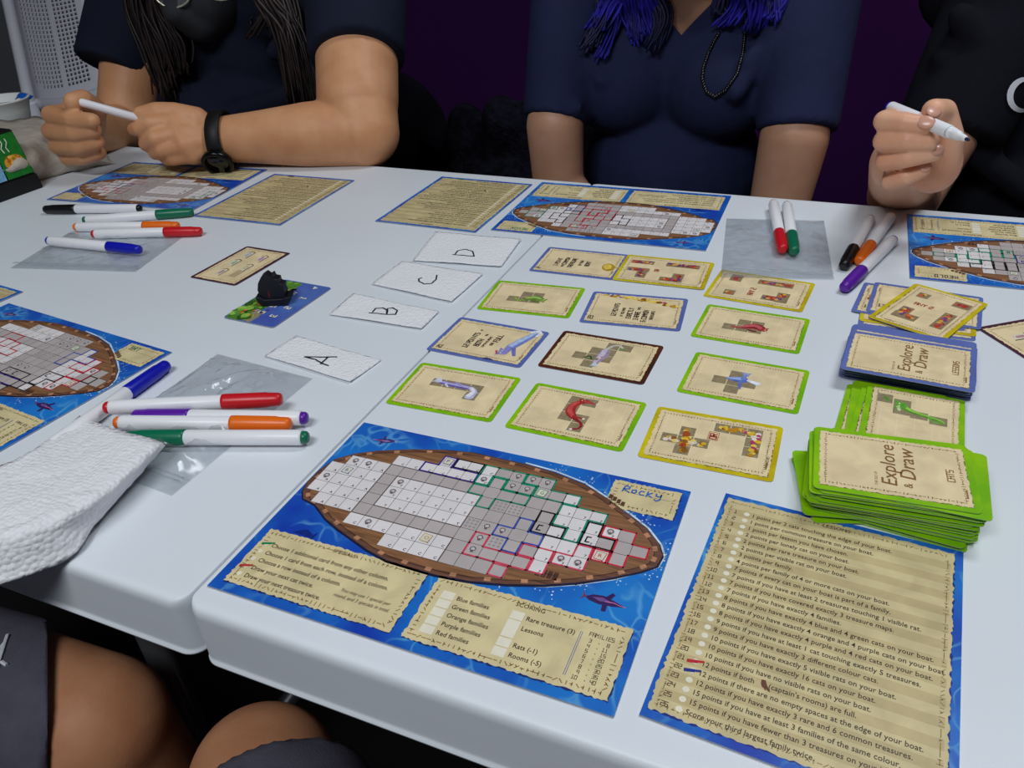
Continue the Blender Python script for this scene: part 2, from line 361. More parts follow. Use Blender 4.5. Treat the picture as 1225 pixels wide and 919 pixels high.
# ------------------------------------------------------------------ tables
M_steel = mat('grey_steel', (120, 122, 126), 0.4, 0.5, metal=0.7)
def folding_table(x0, x1, label):
    t = empty('folding_table', (-0.0073, 0, 0), math.radians(-2.62))
    tag(t, label, 'table', 'folding tables pushed together')
    bm = bmesh.new(); H = 0.045; r = 0.011; y0, y1 = -0.0065, 0.741
    prof = [(.0015, -H), (-.0016, -H + .0002), (-.0016, -H + .0016), (0, -H + .0022), (0, -H + .005), (0, -0.008), (0, -0.0062)] + [(0.005 * (1 - math.cos(a)), -0.0062 + 0.006 * math.sin(a)) for a in (PI / 8, PI / 4, 3 * PI / 8, PI / 2)] + [(.0065, -.0001), (.010, 0), (.011, 0)]
    rings = []
    for ins, z in prof:
        pts = rounded_outline(x1 - x0 - 2 * ins * .12, y1 - y0 - 2 * ins, max(r - ins, 0.002), 8)
        rings.append([bm.verts.new(((x0 + x1) / 2 + a, (y0 + y1) / 2 + b, TZ + z)) for a, b in pts])
    n = len(rings[0])
    for a, b in zip(rings[:-1], rings[1:]):
        for i in range(n): bm.faces.new((a[i], a[(i + 1) % n], b[(i + 1) % n], b[i]))
    bm.faces.new(rings[-1]); bm.faces.new(list(reversed(rings[0])))
    top = bmobj('tabletop', bm, M_table, t)
    for p in top.data.polygons: p.use_smooth = len(p.vertices) == 4
    # thin bright lower lip of the skirt
    for xx in (x0 + .25, x1 - .25):
        for yy in (.12, .62): 
            b = bmesh.new(); tube_bm(b, [(xx, yy, 0.0), (xx, yy, TZ - .045)], 0.014, 12); bmobj('leg', b, M_steel, t, True)
        b = bmesh.new(); tube_bm(b, [(xx, .12, .2), (xx, .62, .2)], 0.011, 10); bmobj('leg_brace', b, M_steel, t, True)
    return t
folding_table(-1.83, -0.0006, 'white plastic folding table on the left, holding the lettered napkins and black game piece')
folding_table(0.0006, 1.83, 'white plastic folding table on the right, holding the rows of cards and two card decks')

# ------------------------------------------------------------------ game boards
CX, CY = 10.25, 10.15
def cx(c): return -116.1 + 10.23 * c
def cy(r): return 67.9 - CY * r
ROWS = {0: (7, 14), 1: (4, 16), 2: (1, 18), 3: (0, 20), 4: (0, 21), 5: (0, 20), 6: (1, 18), 7: (4, 16), 8: (7, 14)}
def white_cell(c, r):
    if r == 0: return c <= 10
    if r == 1: return c <= 10 or c == 16
    if c <= 3 and 2 <= r <= 6: return True
    if 3 <= r <= 5 and 5 <= c <= 10: return True
    if 2 <= r <= 5 and 16 <= c <= 18: return True
    if r == 3 and c == 19 or r == 5 and c == 19: return True
    if r == 6 and c >= 16: return True
    if r == 7 and (c <= 10 or c == 16): return True
    if r == 8 and c <= 10: return True
    return False
HULL = [(-119.5, 13), (-119, 27), (-115.7, 40), (-105.7, 50), (-91.6, 58.2), (-70, 67), (-47, 74), (-27, 77.3), (-6, 77), (11, 77), (32, 75), (54, 70), (72, 61.5), (88, 52), (102, 43.5), (112.5, 32.6), (116.6, 24), (115.5, 15), (108, 8), (94, -2), (76.4, -12.2), (61, -19.3), (41, -26), (19.6, -31), (0, -33), (-12, -33), (-32, -32.5), (-47, -29), (-74, -19.5), (-87, -14), (-101, -5), (-112, -2.5), (-117, 4)]
SPECIALS = ['Choose 1 additional card from any other column.', 'Choose 1 card from each row, instead of a column.', 'Choose a row instead of a column.', 'Draw your next cat twice.', 'Draw your next treasure twice.']
def creature(pr, x, y, s, rot, cols):
    c, d = math.cos(rot), math.sin(rot); T = lambda P: [(x + (a * c - b * d) * s, y + (a * d + b * c) * s) for a, b in P]
    pr.poly(T([(-12, 0), (-8, 3), (-2, 4.2), (5, 2.6), (12, 0.4), (5, -1.6), (-3, -2.8), (-9, -2)]), cols[0]); pr.up()
    pr.poly(T([(-8, 1), (-2, 2.6), (4, 1), (-3, -.5)]), cols[1])
    pr.poly(T([(-1, 3.4), (2, 8), (4, 7), (2.5, 3)]), cols[0]); pr.poly(T([(-1, -2), (0, -7), (2.5, -6.5), (2, -1.8)]), cols[0])
    pr.poly(T([(-11, 0), (-14.5, 3.5), (-13, 0), (-14.5, -3)]), cols[2]); pr.up()
    pr.stroke(T([(0, 0.4), (5, 1.2), (9, .4), (12, .5)]), .5, (220, 120, 170))
def game_board(x, y, deg, label, inks=(), polys=(), name='', namecol=(30, 100, 190), marks=(), seed=3, fine=True, namestyle=1, numbers=()):
    b = prism('game_board', [(a * .001, c * .001) for a, c in ((-120, -84.75), (120, -84.75), (120, 84.75), (-120, 84.75))], 0, 0.0012, M_sea, side=M_edge)
    b.location = (x, y, TZ + 0.0001); b.rotation_euler = (0, 0, math.radians(deg))
    tag(b, label, 'game board', 'dry erase boat boards')
    R = random.Random(seed)
    # ragged parchments
    def parch(nm, x0, y0, x1, y1):
        p = Print(.00123, R.random()); p.ragged(x0 + .5, y0 - .7, x1 + .5, y1 - .7, .55, (24, 46, 110)); p.up(); p.ragged(x0, y0, x1, y1, .6, (222, 206, 158)); p.up()
        p.ticks(x0 + 3.2, y0 + 3.2, x1 - 3.2, y1 - 3.2, (150, 124, 78), 2.9, 2.2, .6)
        return p.build('parchment_panel', P_paper, b)
    parch('specials', -114, -78, -4, -33); parch('scoring', 3, -78, 115, -32.5); parch('name', 72.3, 55, 115.5, 81)
    # boat
    p = Print(.00123, 5)
    foam = [(min(119.2, x_ * 1.012), 22 + (y_ - 22) * 1.02) for x_, y_ in HULL[9:24]]
    p.stroke(foam, 1.3, (205, 226, 240), .5)
    for k in range(150):
        q = HULL[R.choice((10, 11, 12, 13, 14, 15, 16, 17, 18, 19, 20, 21, 22))]
        p.disc(min(118.5, q[0] * 1.02 + R.gauss(1, 3.5)), 22 + (q[1] - 22) * 1.05 + R.gauss(0, 2.6), R.uniform(.18, .6), (214, 232, 244), 6)
    p.up(); p.poly([(a * 1.006 + .4, 22 + (c - 22) * 1.02 - .8) for a, c in HULL], (24, 28, 60)); p.up()
    p.poly(HULL, (112, 76, 60)); p.up()
    inner = [(a * .962, 22 + (c - 22) * .945) for a, c in HULL]
    p.poly(inner, (140, 98, 66)); p.up()
    for r in range(-3, 12): 
        for k in range(8): 
            xx = -112 + k * 29 + R.uniform(0, 20); p.stroke([(xx, 22 + r * 5.1), (xx + 22, 22 + r * 5.1)], .35, (104, 66, 42)) if abs(r * 5.1) < 40 - max(abs(xx), abs(xx + 22)) * .3 and xx < 86 else None
    p.stroke(inner + inner[:1], .7, (84, 52, 40)); p.up()
    n = len(HULL); 
    for i in range(0, n):
        a = HULL[i]; c2 = HULL[(i + 1) % n]; mx_, my_ = (a[0] + c2[0]) / 2 * .972, 22 + ((a[1] + c2[1]) / 2 - 22) * .955
        an = math.atan2(c2[1] - a[1], c2[0] - a[0]); ca, sa = math.cos(an) * 1.9, math.sin(an) * 1.9
        p.quad([(mx_ - ca + sa * .75, my_ - sa - ca * .75), (mx_ + ca + sa * .75, my_ + sa - ca * .75), (mx_ + ca - sa * .75, my_ + sa + ca * .75), (mx_ - ca - sa * .75, my_ - sa + ca * .75)], (192, 138, 104))
    for k in range(4):
        p.rect(53 + k * 3.4, -14.5, 55.8 + k * 3.4, -8.5, (84, 52, 42)); p.rect(73 + k * 3, 62 + k * -1.5, 75.4 + k * 3, 66 - k * 1.5, (96, 62, 48))
    p.build('boat_hull', P_wood, b)
    # deck grid
    g = Print(.00134, 6); letters = []
    for r, (c0, c1) in ROWS.items():
        for c in range(c0, c1 + 1):
            wh = white_cell(c, r); col = (232, 226, 226) if wh else (188, 178, 176)
            j = R.uniform(-4, 4); col = tuple(int(q + j) for q in col)
            g.rect(cx(c), cy(r + 1), cx(c + 1), cy(r), col)
            if wh: letters.append((c, r))
    g.up()
    for r, (c0, c1) in ROWS.items():
        for c in range(c0, c1 + 1):
            g.stroke([(cx(c), cy(r)), (cx(c + 1), cy(r)), (cx(c + 1), cy(r + 1)), (cx(c), cy(r + 1)), (cx(c), cy(r))], .28, (120, 108, 108))
    for c, r in ((12, 3), (13, 3), (13, 6), (11, 5)) if fine else ():
        for q in range(9): g.rect(cx(c) + 1.6 + (q % 3) * 2.8, cy(r + 1) + 1.6 + (q // 3) * 2.8, cx(c) + 3.2 + (q % 3) * 2.8, cy(r + 1) + 3.2 + (q // 3) * 2.8, (158, 150, 150))
    g.up(); K = (92, 78, 76)
    g.stroke([(cx(11), cy(2) - .2), (cx(4), cy(2)), (cx(4), cy(7)), (cx(11), cy(7)), (cx(11), cy(9))], .8, K)
    g.stroke([(cx(5), cy(3)), (cx(11), cy(3)), (cx(11), cy(6)), (cx(5), cy(6)), (cx(5), cy(3))], .8, K)
    g.stroke([(cx(16), cy(1) - 2), (cx(16), cy(8))], .7, K); g.stroke([(cx(11), cy(0)), (cx(11), cy(2))], .7, K)
    g.build('deck_grid', P_flat, b)
    # deck symbols
    s = Print(.0014, 7)
    for c, r in letters:
        ch = 'A' if c <= 3 else 'T' if c <= 10 and 3 <= r <= 5 else 'C' if c <= 10 else '7'
        s.text(ch, cx(c) + 6.6, cy(r + 1) + 1.2, 2.8, (60, 52, 52), wt=.06)
    for c, r in ((2, 2), (1, 2), (0, 4), (5, 3), (5, 4), (5, 7), (12, 0), (12, 1), (13, 1), (13, 0), (14, 0), (10, 1), (12, 5), (13, 5), (12, 6), (12, 7), (19, 3), (17, 6), (18, 6)):
        X, Y = cx(c) + 5, cy(r + 1) + 5.6
        s.disc(X, Y, 2.5, (206, 198, 198), 12); s.up(.000005); s.ring(X, Y + .3, 1.7, .75, (110, 102, 106), 10); s.up(.000005); s.disc(X, Y - 1.5, 1.1, (110, 96, 96), 8)
    for c, r, col, ch in ((1, 3, (70, 110, 160), 'B'), (9, 7, (190, 150, 60), 'O'), (7, 0, (90, 70, 140), 'P'), (14, 1, (60, 140, 100), 'G'), (19, 5, (200, 60, 70), 'R')):
        X, Y = cx(c) + 5, cy(r + 1) + 5
        s.quad([(X - 3, Y - 3), (X + 2.5, Y - 3.4), (X + 3.4, Y + 2.6), (X - 2.5, Y + 3.2)], (226, 222, 200)); s.up(.00001)
        s.stroke([(X - 3, Y - 3), (X + 2.5, Y - 3.4), (X + 3.4, Y + 2.6), (X - 2.5, Y + 3.2), (X - 3, Y - 3)], .4, col); s.text(ch, X - 1.2, Y - 1.4, 4, col, wt=.05)
    s.build('deck_symbols', P_flat, b)['kind'] = 'stuff'
    # creatures in the sea
    q = Print(.00126, 8)
    creature(q, 96, -20, .95, -.05, [(58, 34, 92), (120, 84, 150), (120, 60, 90)]); q.build('sea_creature', P_pict, b); q = Print(.00126, 8); creature(q, -94, 70, .7, 3.3, [(70, 56, 120), (150, 130, 180), (180, 160, 190)]); q.build('sea_creature', P_pict, b); q = Print(.00126, 8)
    q.poly([(-100, -31), (-92, -26), (-86, -29), (-84, -26), (-84, -32)], (18, 44, 130))
    q.build('fin_shadow', P_pict, b)
    # lettering
    t = Print(.00140, 9)
    t.text('SPECIALS', -66.5, -37.6, 3.9, (110, 86, 56), sx=1.0, wt=.03); t.text('SCORING', 51.5, -38.6, 3.9, (84, 66, 46), sx=1.0, wt=.03)
    for i, ln in enumerate(SPECIALS):
        yy = -46 - i * 6.35; t.disc(-108.3, yy + .8, 1.55, CREAM, 12)
        t.text(ln, -104.5, yy - .6, 4.35, DRK, sx=.93, wt=.035)
    t.text('You may use 1 special per', -45, -62.3, 3.5, DRK, sx=.86, shear=.25); t.text('round, and 3 specials in total.', -47, -66.6, 3.5, DRK, sx=.86, shear=.25)
    for i, ln in enumerate(('Blue families', 'Green families', 'Orange families', 'Purple families', 'Red families')):
        t.rect(10.2, -47.4 - i * 6.15, 17.8, -41.9 - i * 6.15, CREAM); t.text(ln, 19.4, -46.2 - i * 6.15, 4.2, DRK, sx=.93, wt=.035)
    for k, (y0_, y1_) in enumerate(((-47.4, -41.9), (-59.6, -48), (-65.9, -60.3), (-72.2, -66.6))): t.rect(51.6, y0_, 58.8, y1_, CREAM)
    for ln, yy in (('Rare treasure (3)', -46.2), ('Lessons', -53.2), ('Rats (-1)', -64.6), ('Rooms (-5)', -70.8)): t.text(ln, 60.4, yy, 4.2, DRK, sx=.93, wt=.035)
    t.stroke([(90.2, -43), (90.2, -71)], .3, (90, 110, 170)); t.stroke([(91.2, -43), (91.2, -71)], .3, (90, 110, 170))
    t.block('FAMILIES', 95, -44.2, 2.4, DRK, w_=.32, adv=.7)
    for i, (a, v_) in enumerate((('3', '8'), ('4', '11'), ('5', '15'), ('6', '20'), ('7', '25'), ('8', '30'), ('9', '35'), ('10', '40'))):
        yy = -48.2 - i * 3.35; t.block(a, 96 - (1.6 if len(a) > 1 else 0), yy, 2.1, DRK, w_=.3); t.block(v_, 105.5 - (1.6 if len(v_) > 1 else 0), yy, 2.1, DRK, w_=.3); t.block('=', 100.8, yy, 1.6, BRN, w_=.25)
    t.text('Name', 79, 71.5, 2, BRN); t.stroke([(83, 71), (110, 71)], .2, BRN); t.text('Score', 75, 60.5, 2, BRN)
    t.build('lettering', P_flat, b)['kind'] = 'stuff'
    # marker ink
    k = Print(.00150, seed)
    INK = {'g': (10, 140, 105), 'k': (20, 20, 24), 'b': (60, 84, 180), 'p': (58, 36, 140), 'r': (206, 34, 54), 'm': (212, 66, 92), 'B': (70, 96, 180)}
    for c_, wd, P in inks: k.stroke(P, wd, INK[c_], .12)
    for c_, cells, ltr in polys:
        k = Print(.00150, seed)
        S_ = set(cells)
        for (c, r) in cells:
            m_ = .6; e = []
            x0, x1, y0, y1 = cx(c) + m_, cx(c + 1) - m_, cy(r + 1) + m_, cy(r) - m_
            L0 = x0 - (2 * m_ if (c - 1, r) in S_ else 0); R0 = x1 + (2 * m_ if (c + 1, r) in S_ else 0)
            if (c, r - 1) not in S_: k.stroke([(L0, y1), (R0, y1)], 1.1, INK[c_], .25)
            if (c, r + 1) not in S_: k.stroke([(L0, y0), (R0, y0)], 1.1, INK[c_], .25)
            D0 = y0 - (2 * m_ if (c, r + 1) in S_ else 0); U0 = y1 + (2 * m_ if (c, r - 1) in S_ else 0)
            if (c - 1, r) not in S_: k.stroke([(x0, D0), (x0, U0)], 1.1, INK[c_], .25)
            if (c + 1, r) not in S_: k.stroke([(x1, D0), (x1, U0)], 1.1, INK[c_], .25)
        if ltr: c, r = cells[len(cells) // 2]; k.block(ltr, cx(c) + 3.6, cy(r + 1) + 3.2, 4, INK[c_], w_=.9, wob=.2)
        k.build('drawn_outline', P_ink, b)
    k = Print(.00150, seed)
    for x_, y_, col in marks: k.stroke([(x_ - 3.6, y_ - 1.4), (x_ + 3.4, y_ + 1.3)], 1.25, col, .1); k.up(); k.stroke([(x_ - 3.2, y_ - 1.0), (x_ + 1, y_ + .4)], 1.7, col)
    if name == 'ROCKY':
        for st in (((79.5, 71), (80.3, 76.5), (83.2, 76.3), (83.4, 74.4), (80, 73.8), (83.8, 71)), ((88.2, 73.2), (87.2, 71.2), (85.4, 71.8), (85.5, 74), (87.6, 74.8), (88.2, 73.2)), ((93, 74.6), (91, 74.8), (90, 72.6), (91.2, 71), (93.2, 71.4)), ((95.3, 75.6), (95, 70.8)), ((98, 75), (95.2, 72.8), (98.4, 70.9)), ((100.5, 75), (101, 73), (103.4, 73), (103.8, 75.4), (103.6, 70), (101.6, 68.4), (100.4, 69.6))):
            k.stroke(list(st), .85, namecol, .1); k.up(.000006)
    elif name: k.block(name, 79.5, 72.4, 4.6, namecol, w_=.75, adv=.92, wob=.25)
    if k.f: k.build('handwriting', P_ink, b)['kind'] = 'stuff'
    return b
game_board(.1218, .0893, -2.39, 'nearest blue boat board with a blue handwritten name, lying beside the table seam', polys=[
    ('p', [(6, 1), (7, 1), (8, 1), (9, 1), (7, 0)], ''), ('k', [(8, 0), (9, 0)], 'o'), ('g', [(10, 0), (10, 1), (11, 0), (12, 0), (12, 1), (13, 1)], ''),
    ('g', [(13, 0), (14, 0), (14, 1), (15, 1), (16, 1)], ''), ('g', [(11, 1), (10, 2), (11, 2), (12, 2), (13, 2), (11, 3)], ''),
    ('g', [(16, 2), (17, 2), (18, 2), (16, 3), (17, 3), (17, 4)], ''), ('k', [(15, 3), (15, 4), (16, 4)], 'C'), ('k', [(18, 3), (18, 4), (19, 4)], 'C'),
    ('b', [(14, 4), (13, 5), (14, 5), (15, 5), (14, 6)], ''), ('r', [(19, 3), (20, 3), (20, 4), (21, 4), (20, 5)], ''), ('r', [(19, 5)], ''),
    ('m', [(12, 6), (12, 7), (13, 7), (14, 7), (15, 7)], ''), ('m', [(14, 8)], ''), ('m', [(15, 6), (16, 6), (16, 7)], ''), ('m', [(17, 6), (18, 6), (18, 5)], '')],
    name='ROCKY', marks=((-107.5, -44.6, (16, 130, 80)), (-108.5, -64.2, (190, 40, 46))), seed=11)
game_board(-.3447, .1622, -9.04, 'boat board cut off by the left picture edge, name written in green', polys=[
    ('r', [(8, 3), (8, 4), (9, 4), (7, 4)], ''), ('r', [(6, 2), (7, 2), (6, 3)], ''), ('k', [(12, 6), (13, 6), (14, 6)], 'C'), ('b', [(15, 2), (16, 2), (16, 1), (15, 3), (17, 2)], ''),
    ('p', [(12, 7), (13, 7), (14, 7), (15, 7)], ''), ('k', [(14, 8), (15, 7)], ''), ('r', [(17, 3), (18, 3), (18, 2)], ''), ('k', [(16, 6), (16, 5), (17, 5)], 'C'), ('k', [(15, 7), (16, 7)], ''),
    ('r', [(18, 4), (19, 4), (19, 3)], ''), ('r', [(18, 6), (18, 5), (19, 5)], ''), ('k', [(20, 4)], 'o')], name='ART', namecol=(10, 130, 90), seed=12)
game_board(-.5662, .6165, 181.62, 'boat board under the hands of the person wearing a watch', polys=[
    ('m', [(14, 2), (14, 3), (15, 3)], ''), ('m', [(16, 2), (16, 3), (17, 3)], ''), ('p', [(15, 5), (16, 5), (16, 4)], ''), ('r', [(18, 3), (19, 3), (19, 4)], ''), ('k', [(17, 5), (18, 5)], ''), ('g', [(1, 2), (2, 2), (1, 3), (1, 4)], ''), ('m', [(14, 6), (15, 6)], '')], name='', seed=13)
game_board(.0788, .6379, 178.54, 'boat board in front of the person with blue hair, upside down', polys=[
    ('g', [(19, 3), (20, 3), (20, 4), (19, 4)], ''), ('g', [(18, 6), (19, 5)], ''), ('k', [(16, 2), (16, 3), (17, 3), (17, 4)], ''), ('k', [(15, 5), (16, 5)], ''), ('b', [(15, 6), (16, 6), (15, 7)], 'B'),
    ('r', [(12, 2), (13, 2), (13, 3), (12, 3)], 'C'), ('r', [(14, 3), (14, 4), (13, 4), (14, 5)], ''), ('r', [(11, 5), (12, 5), (11, 4), (11, 6)], ''), ('r', [(13, 5), (13, 6), (12, 6)], ''), ('k', [(9, 4), (10, 4), (10, 5), (9, 3)], ''), ('r', [(12, 7), (13, 7), (14, 7)], ''), ('r', [(14, 1), (13, 1)], 'C')],
    name='MEWOW', namecol=(10, 140, 100), seed=14)
game_board(.5087, .6100, 178.42, 'boat board cut off by the right picture edge, green and purple ink', polys=[
    ('g', [(19, 4), (20, 4)], ''), ('g', [(17, 3), (18, 3), (18, 4)], ''), ('g', [(17, 4), (16, 4), (16, 5), (17, 5)], ''), ('g', [(15, 5), (15, 6), (16, 6)], ''), ('k', [(16, 2), (17, 2), (16, 3)], ''), ('k', [(15, 2), (15, 3)], ''), ('p', [(12, 3), (12, 4), (13, 4), (13, 5)], 'D'),
    ('k', [(14, 3), (14, 2)], ''), ('g', [(14, 5), (14, 6)], 'B'), ('b', [(12, 1), (12, 2)], 'D'), ('p', [(11, 6), (12, 6), (11, 5)], '')], name='MEOLD', namecol=(30, 30, 50), seed=15)

# ------------------------------------------------------------------ lesson sheets
LESSONS = ['1 point per 2 cats touching the edge of your boat.', '1 point per common treasure on your boat.', '1 point per lesson you have chosen.', '2 points per lonely cat on your boat.', '2 points per rare treasure on your boat.',
 '2 points per visible rat on your boat.', '3 points per family.', '4 points per family of 4 or more cats on your boat.', '7 points if every cat on your boat is part of a family.', '7 points if you have at least 2 treasures touching 1 visible rat.',
 '7 points if you have covered exactly 3 treasure maps.', '7 points if you have exactly 4 families.', '8 points if you have exactly 4 blue and 4 green cats on your boat.', '8 points if you have exactly 4 orange and 4 purple cats on your boat.',
 '8 points if you have exactly 4 purple and 4 red cats on your boat.', '9 points if you have at least 1 cat touching exactly 5 treasures.', '9 points if you have exactly 3 different colour cats.', '10 points if you have exactly 5 visible rats on your boat.',
 '10 points if you have exactly 16 cats on your boat.', '10 points if you have no visible rats on your boat.', "12 points if both      (captain's rooms) are full.", '12 points if there are no empty spaces at the edge of your boat.',
 '12 points if you have exactly 3 rare and 6 common treasures.', '15 points if you have at least 3 families of the same colour.', '15 points if you have fewer than 3 treasures on your boat.', 'Score your third largest family twice.']
def lesson_sheet(x, y, deg, label, marks=(), seed=1, foot=None):
    b = prism('lesson_sheet', [(a * .001, c * .001) for a, c in ((-66, -85), (66, -85), (66, 85), (-66, 85))], 0, 0.0012, M_sea, side=M_edge)
    b.location = (x, y, TZ + .0001); b.rotation_euler = (0, 0, math.radians(deg)); tag(b, label, 'score sheet', 'lesson score sheets')
    p = Print(.00123, seed); p.ragged(-63.3, -80.6, 62, 80.8, .6, (20, 46, 130)); p.up(); p.ragged(-63.6, -80, 61.5, 81.4,   .7, (212, 196, 148)); p.up()
    ly = lambda i: 69.9 - 5.8 * i
    for i in range(0, 26, 2): p.rect(-61, ly(i) - 2.9, 60, ly(i) + 2.9, (198, 180, 132))
    p.up(); p.ticks(-60, -76.5, 58.5, 78, (158, 134, 90), 2.5, 2.1, .5)
    p.build('parchment_panel', P_paper, b)
    t = Print(.00138, seed)
    t.text('LESSONS', 0, 76.4, 3.9, (110, 88, 58), wt=.03, align='CENTER')
    for i, ln in enumerate(LESSONS):
        yy = ly(i); t.disc(-50, yy + .2, 1.7, CREAM, 12); t.text(ln, -47, yy - 1.2, 4.25, DRK, sx=.9, wt=.035)
        nn = str(i + 1); t.block(nn, -57.2 - (0 if len(nn) == 1 else 1.6), yy - 1, 2.5, (84, 66, 46), w_=.42)
    yy = ly(20); creature_cols = (110, 66, 44)
    t.poly([(q_[0] - 6.2, q_[1]) for q_ in [(-12.5, yy + 2.6), (-10.6, yy + 2.9), (-9.6, yy + .5), (-8.2, yy - 1.8), (-7.4, yy - 3.2), (-8.8, yy - 2.6), (-9.4, yy - 2), (-9.8, yy - 3), (-10.4, yy - 2), (-11.6, yy - 1.4), (-12.4, yy + .4)]], creature_cols)
    t.build('lettering', P_flat, b)['kind'] = 'stuff'
    if marks or foot:
        k = Print(.0015, seed)
        for i, col in marks: k.stroke([(-53.6, ly(i) - .8), (-46.5, ly(i) + 1.2)], 1.3, col, .15); k.up(); k.stroke([(-53.4, ly(i) - .7), (-49.5, ly(i) + .2)], 1.9, col)
        if foot: k.block(foot[0], 30, -82, 3.6, foot[1], w_=.8, wob=.2)
        k.build('marker_ink', P_ink, b)
lesson_sheet(.3233, .0824, -5.81, 'readable score sheet at the bottom right with red and blue ticks', ((20, (206, 40, 54)), (21, (34, 48, 140))), 21)
lesson_sheet(-.3616, .6017, 178.58, 'score sheet beside the elbow of the person wearing a watch', (), 22, ('ABC', (30, 30, 60)))
lesson_sheet(-.1188, .6336, 176.88, 'score sheet between the two boat boards on the far side, green name in its corner', (), 23, ('MEW', (20, 140, 70)))
lesson_sheet(-.5375, .2163, -9, 'score sheet whose corner just enters at the left picture edge', (), 24)

# ------------------------------------------------------------------ cards
def card_mat(name, c1, c2, scale=35):
    m = mat(name, c1, 0.38, 0.4, noise_s=scale, col2=c2); return m
M_green = card_mat('green_card_print', (154, 208, 10), (118, 186, 14)); M_blue = card_mat('blue_card_print', (100, 122, 190), (92, 108, 178))
M_yellow = card_mat('yellow_card_print', (224, 208, 20), (196, 172, 14)); M_brown = card_mat('brown_card_print', (96, 48, 26), (66, 34, 24)); M_purplec = card_mat('purple_card_print', (82, 44, 62), (66, 36, 56))
M_gedge = mat('card_green_edge', (150, 182, 110), 0.8); 
CARD_OUT = [(a * .001, c * .001) for a, c in rounded_outline(88, 63, 3.2, 4)]
CELL = lambda c, r: (-34 + 11 * c, -20.5 + 10.9 * r)          # c 0..5 along the card, r 0..3
def card(name, body, x, y, z, deg, label, group, draw=None, grid=True, seed=1, thick=.0004, parch=True, cat='card'):
    b = prism(name, CARD_OUT, 0, thick, body, side=M_gedge if body is M_green else M_edge)
    b.location = (x, y, TZ + z); b.rotation_euler = (0, 0, math.radians(deg)); tag(b, label, cat, group)
    z0 = thick + .00003
    if parch:
        p = Print(z0, seed); p.ragged(-40.3, -27.6, 40.3, 27.4, .5, (120, 110, 60), 1.4); p.up(); p.ragged(-40.6, -27.1, 40.1, 27.7, .55, PAR, 1.4); p.up()
        p.ticks(-37.2, -24, 37, 24.6, (146, 112, 70), 2.1, 1.7, .5); p.rect(37.6, -20, 38.6, -12, (150, 120, 80))
        if grid:
            for c in range(7): p.stroke([(-34 + 11 * c, -20.5), (-34 + 11 * c, 23)], .3, (248, 232, 192))
            for r in range(5): p.stroke([(-34, -20.5 + 10.9 * r), (32, -20.5 + 10.9 * r)], .3, (248, 232, 192))
        p.build('parchment_panel', P_paper, b)
    if draw:
        pic = Print(z0 + .0001, seed); txt = Print(z0 + .00022, seed); draw(pic, txt)
        if pic.f: pic.build('picture', P_pict, b)
        if txt.f: txt.build('lettering', P_flat, b)['kind'] = 'stuff'
    return b
def cells(p, L_, col=(152, 136, 104)):
    for c, r in L_:
        x, y = CELL(c, r); p.rect(x + .3, y + .3, x + 10.7, y + 10.6, col)
    p.up()
def blob(p, pts, ws, col, shade=None, n=4):
    # tapered body with rounded ends around a spine, one ribbon and two caps
    def make(P, c):
        V = []
        for i, (x, y, w_) in enumerate(P):
            a = P[max(i - 1, 0)]; b = P[min(i + 1, len(P) - 1)]; l = math.hypot(b[0] - a[0], b[1] - a[1]) or 1e-9; nx, ny = -(b[1] - a[1]) / l * w_ / 2, (b[0] - a[0]) / l * w_ / 2
            V += [(x + nx, y + ny), (x - nx, y - ny)]
        p.tri(V, [(2 * i, 2 * i + 1, 2 * i + 3, 2 * i + 2) for i in range(len(P) - 1)], c); p.up(.000006)
        p.disc(P[0][0], P[0][1], P[0][2] / 2, c, 12); p.disc(P[-1][0], P[-1][1], P[-1][2] / 2, c, 12); p.up(.000006)
    P = []
    q = [pts[0]] + list(pts) + [pts[-1]]
    for i in range(len(pts) - 1):
        for k in range(n):
            t = k / n; a, b, c, d = q[i], q[i + 1], q[i + 2], q[i + 3]
            f = lambda j: .5 * (2 * b[j] + (c[j] - a[j]) * t + (2 * a[j] - 5 * b[j] + 4 * c[j] - d[j]) * t * t + (3 * b[j] - a[j] - 3 * c[j] + d[j]) * t ** 3)
            P.append((f(0), f(1), ws[i] * (1 - t) + ws[i + 1] * t))
    P.append((*pts[-1], ws[-1])); make(P, col)
    if shade: make([(x - w_ * .12, y + w_ * .14, w_ * .5) for x, y, w_ in P], shade)
def head(p, x, y, r, a, col, eye=(250, 240, 160)):
    c, d = math.cos(a), math.sin(a); T = lambda q: (x + q[0] * r * c - q[1] * r * d, y + q[0] * r * d + q[1] * r * c)
    p.disc(x, y, r, col, 12); p.up(.000006); p.quad([T((.2, .9)), T((1.2, 1.5)), T((.9, .3))], col); p.quad([T((.9, -.3)), T((1.2, -1.5)), T((.2, -.9))], col); p.up(.000008)
    p.disc(*T((.35, .4)), r * .18, eye, 6); p.disc(*T((.35, -.4)), r * .18, eye, 6)
def gems(p, x0, y0, x1, y1, n, rnd, cols, r=(1.0, 2.0)):
    for k in range(n):
        t = (k + .5) / n; p.disc(x0 + (x1 - x0) * t + rnd.uniform(-2, 2), y0 + (y1 - y0) * t + rnd.uniform(-2, 2), rnd.uniform(*r), rnd.choice(cols), 9); p.up(.000004)
GOLD = [(232, 190, 50), (200, 140, 30), (244, 214, 96), (150, 96, 30)]; REDS = [(190, 60, 40), (214, 96, 60), (230, 180, 80), (150, 40, 40), (110, 70, 140)]
UPR = PI / 2
GC = 'cat cards in the market rows'; BC = 'lesson cards in the market rows'; YC = 'treasure cards in the market rows'
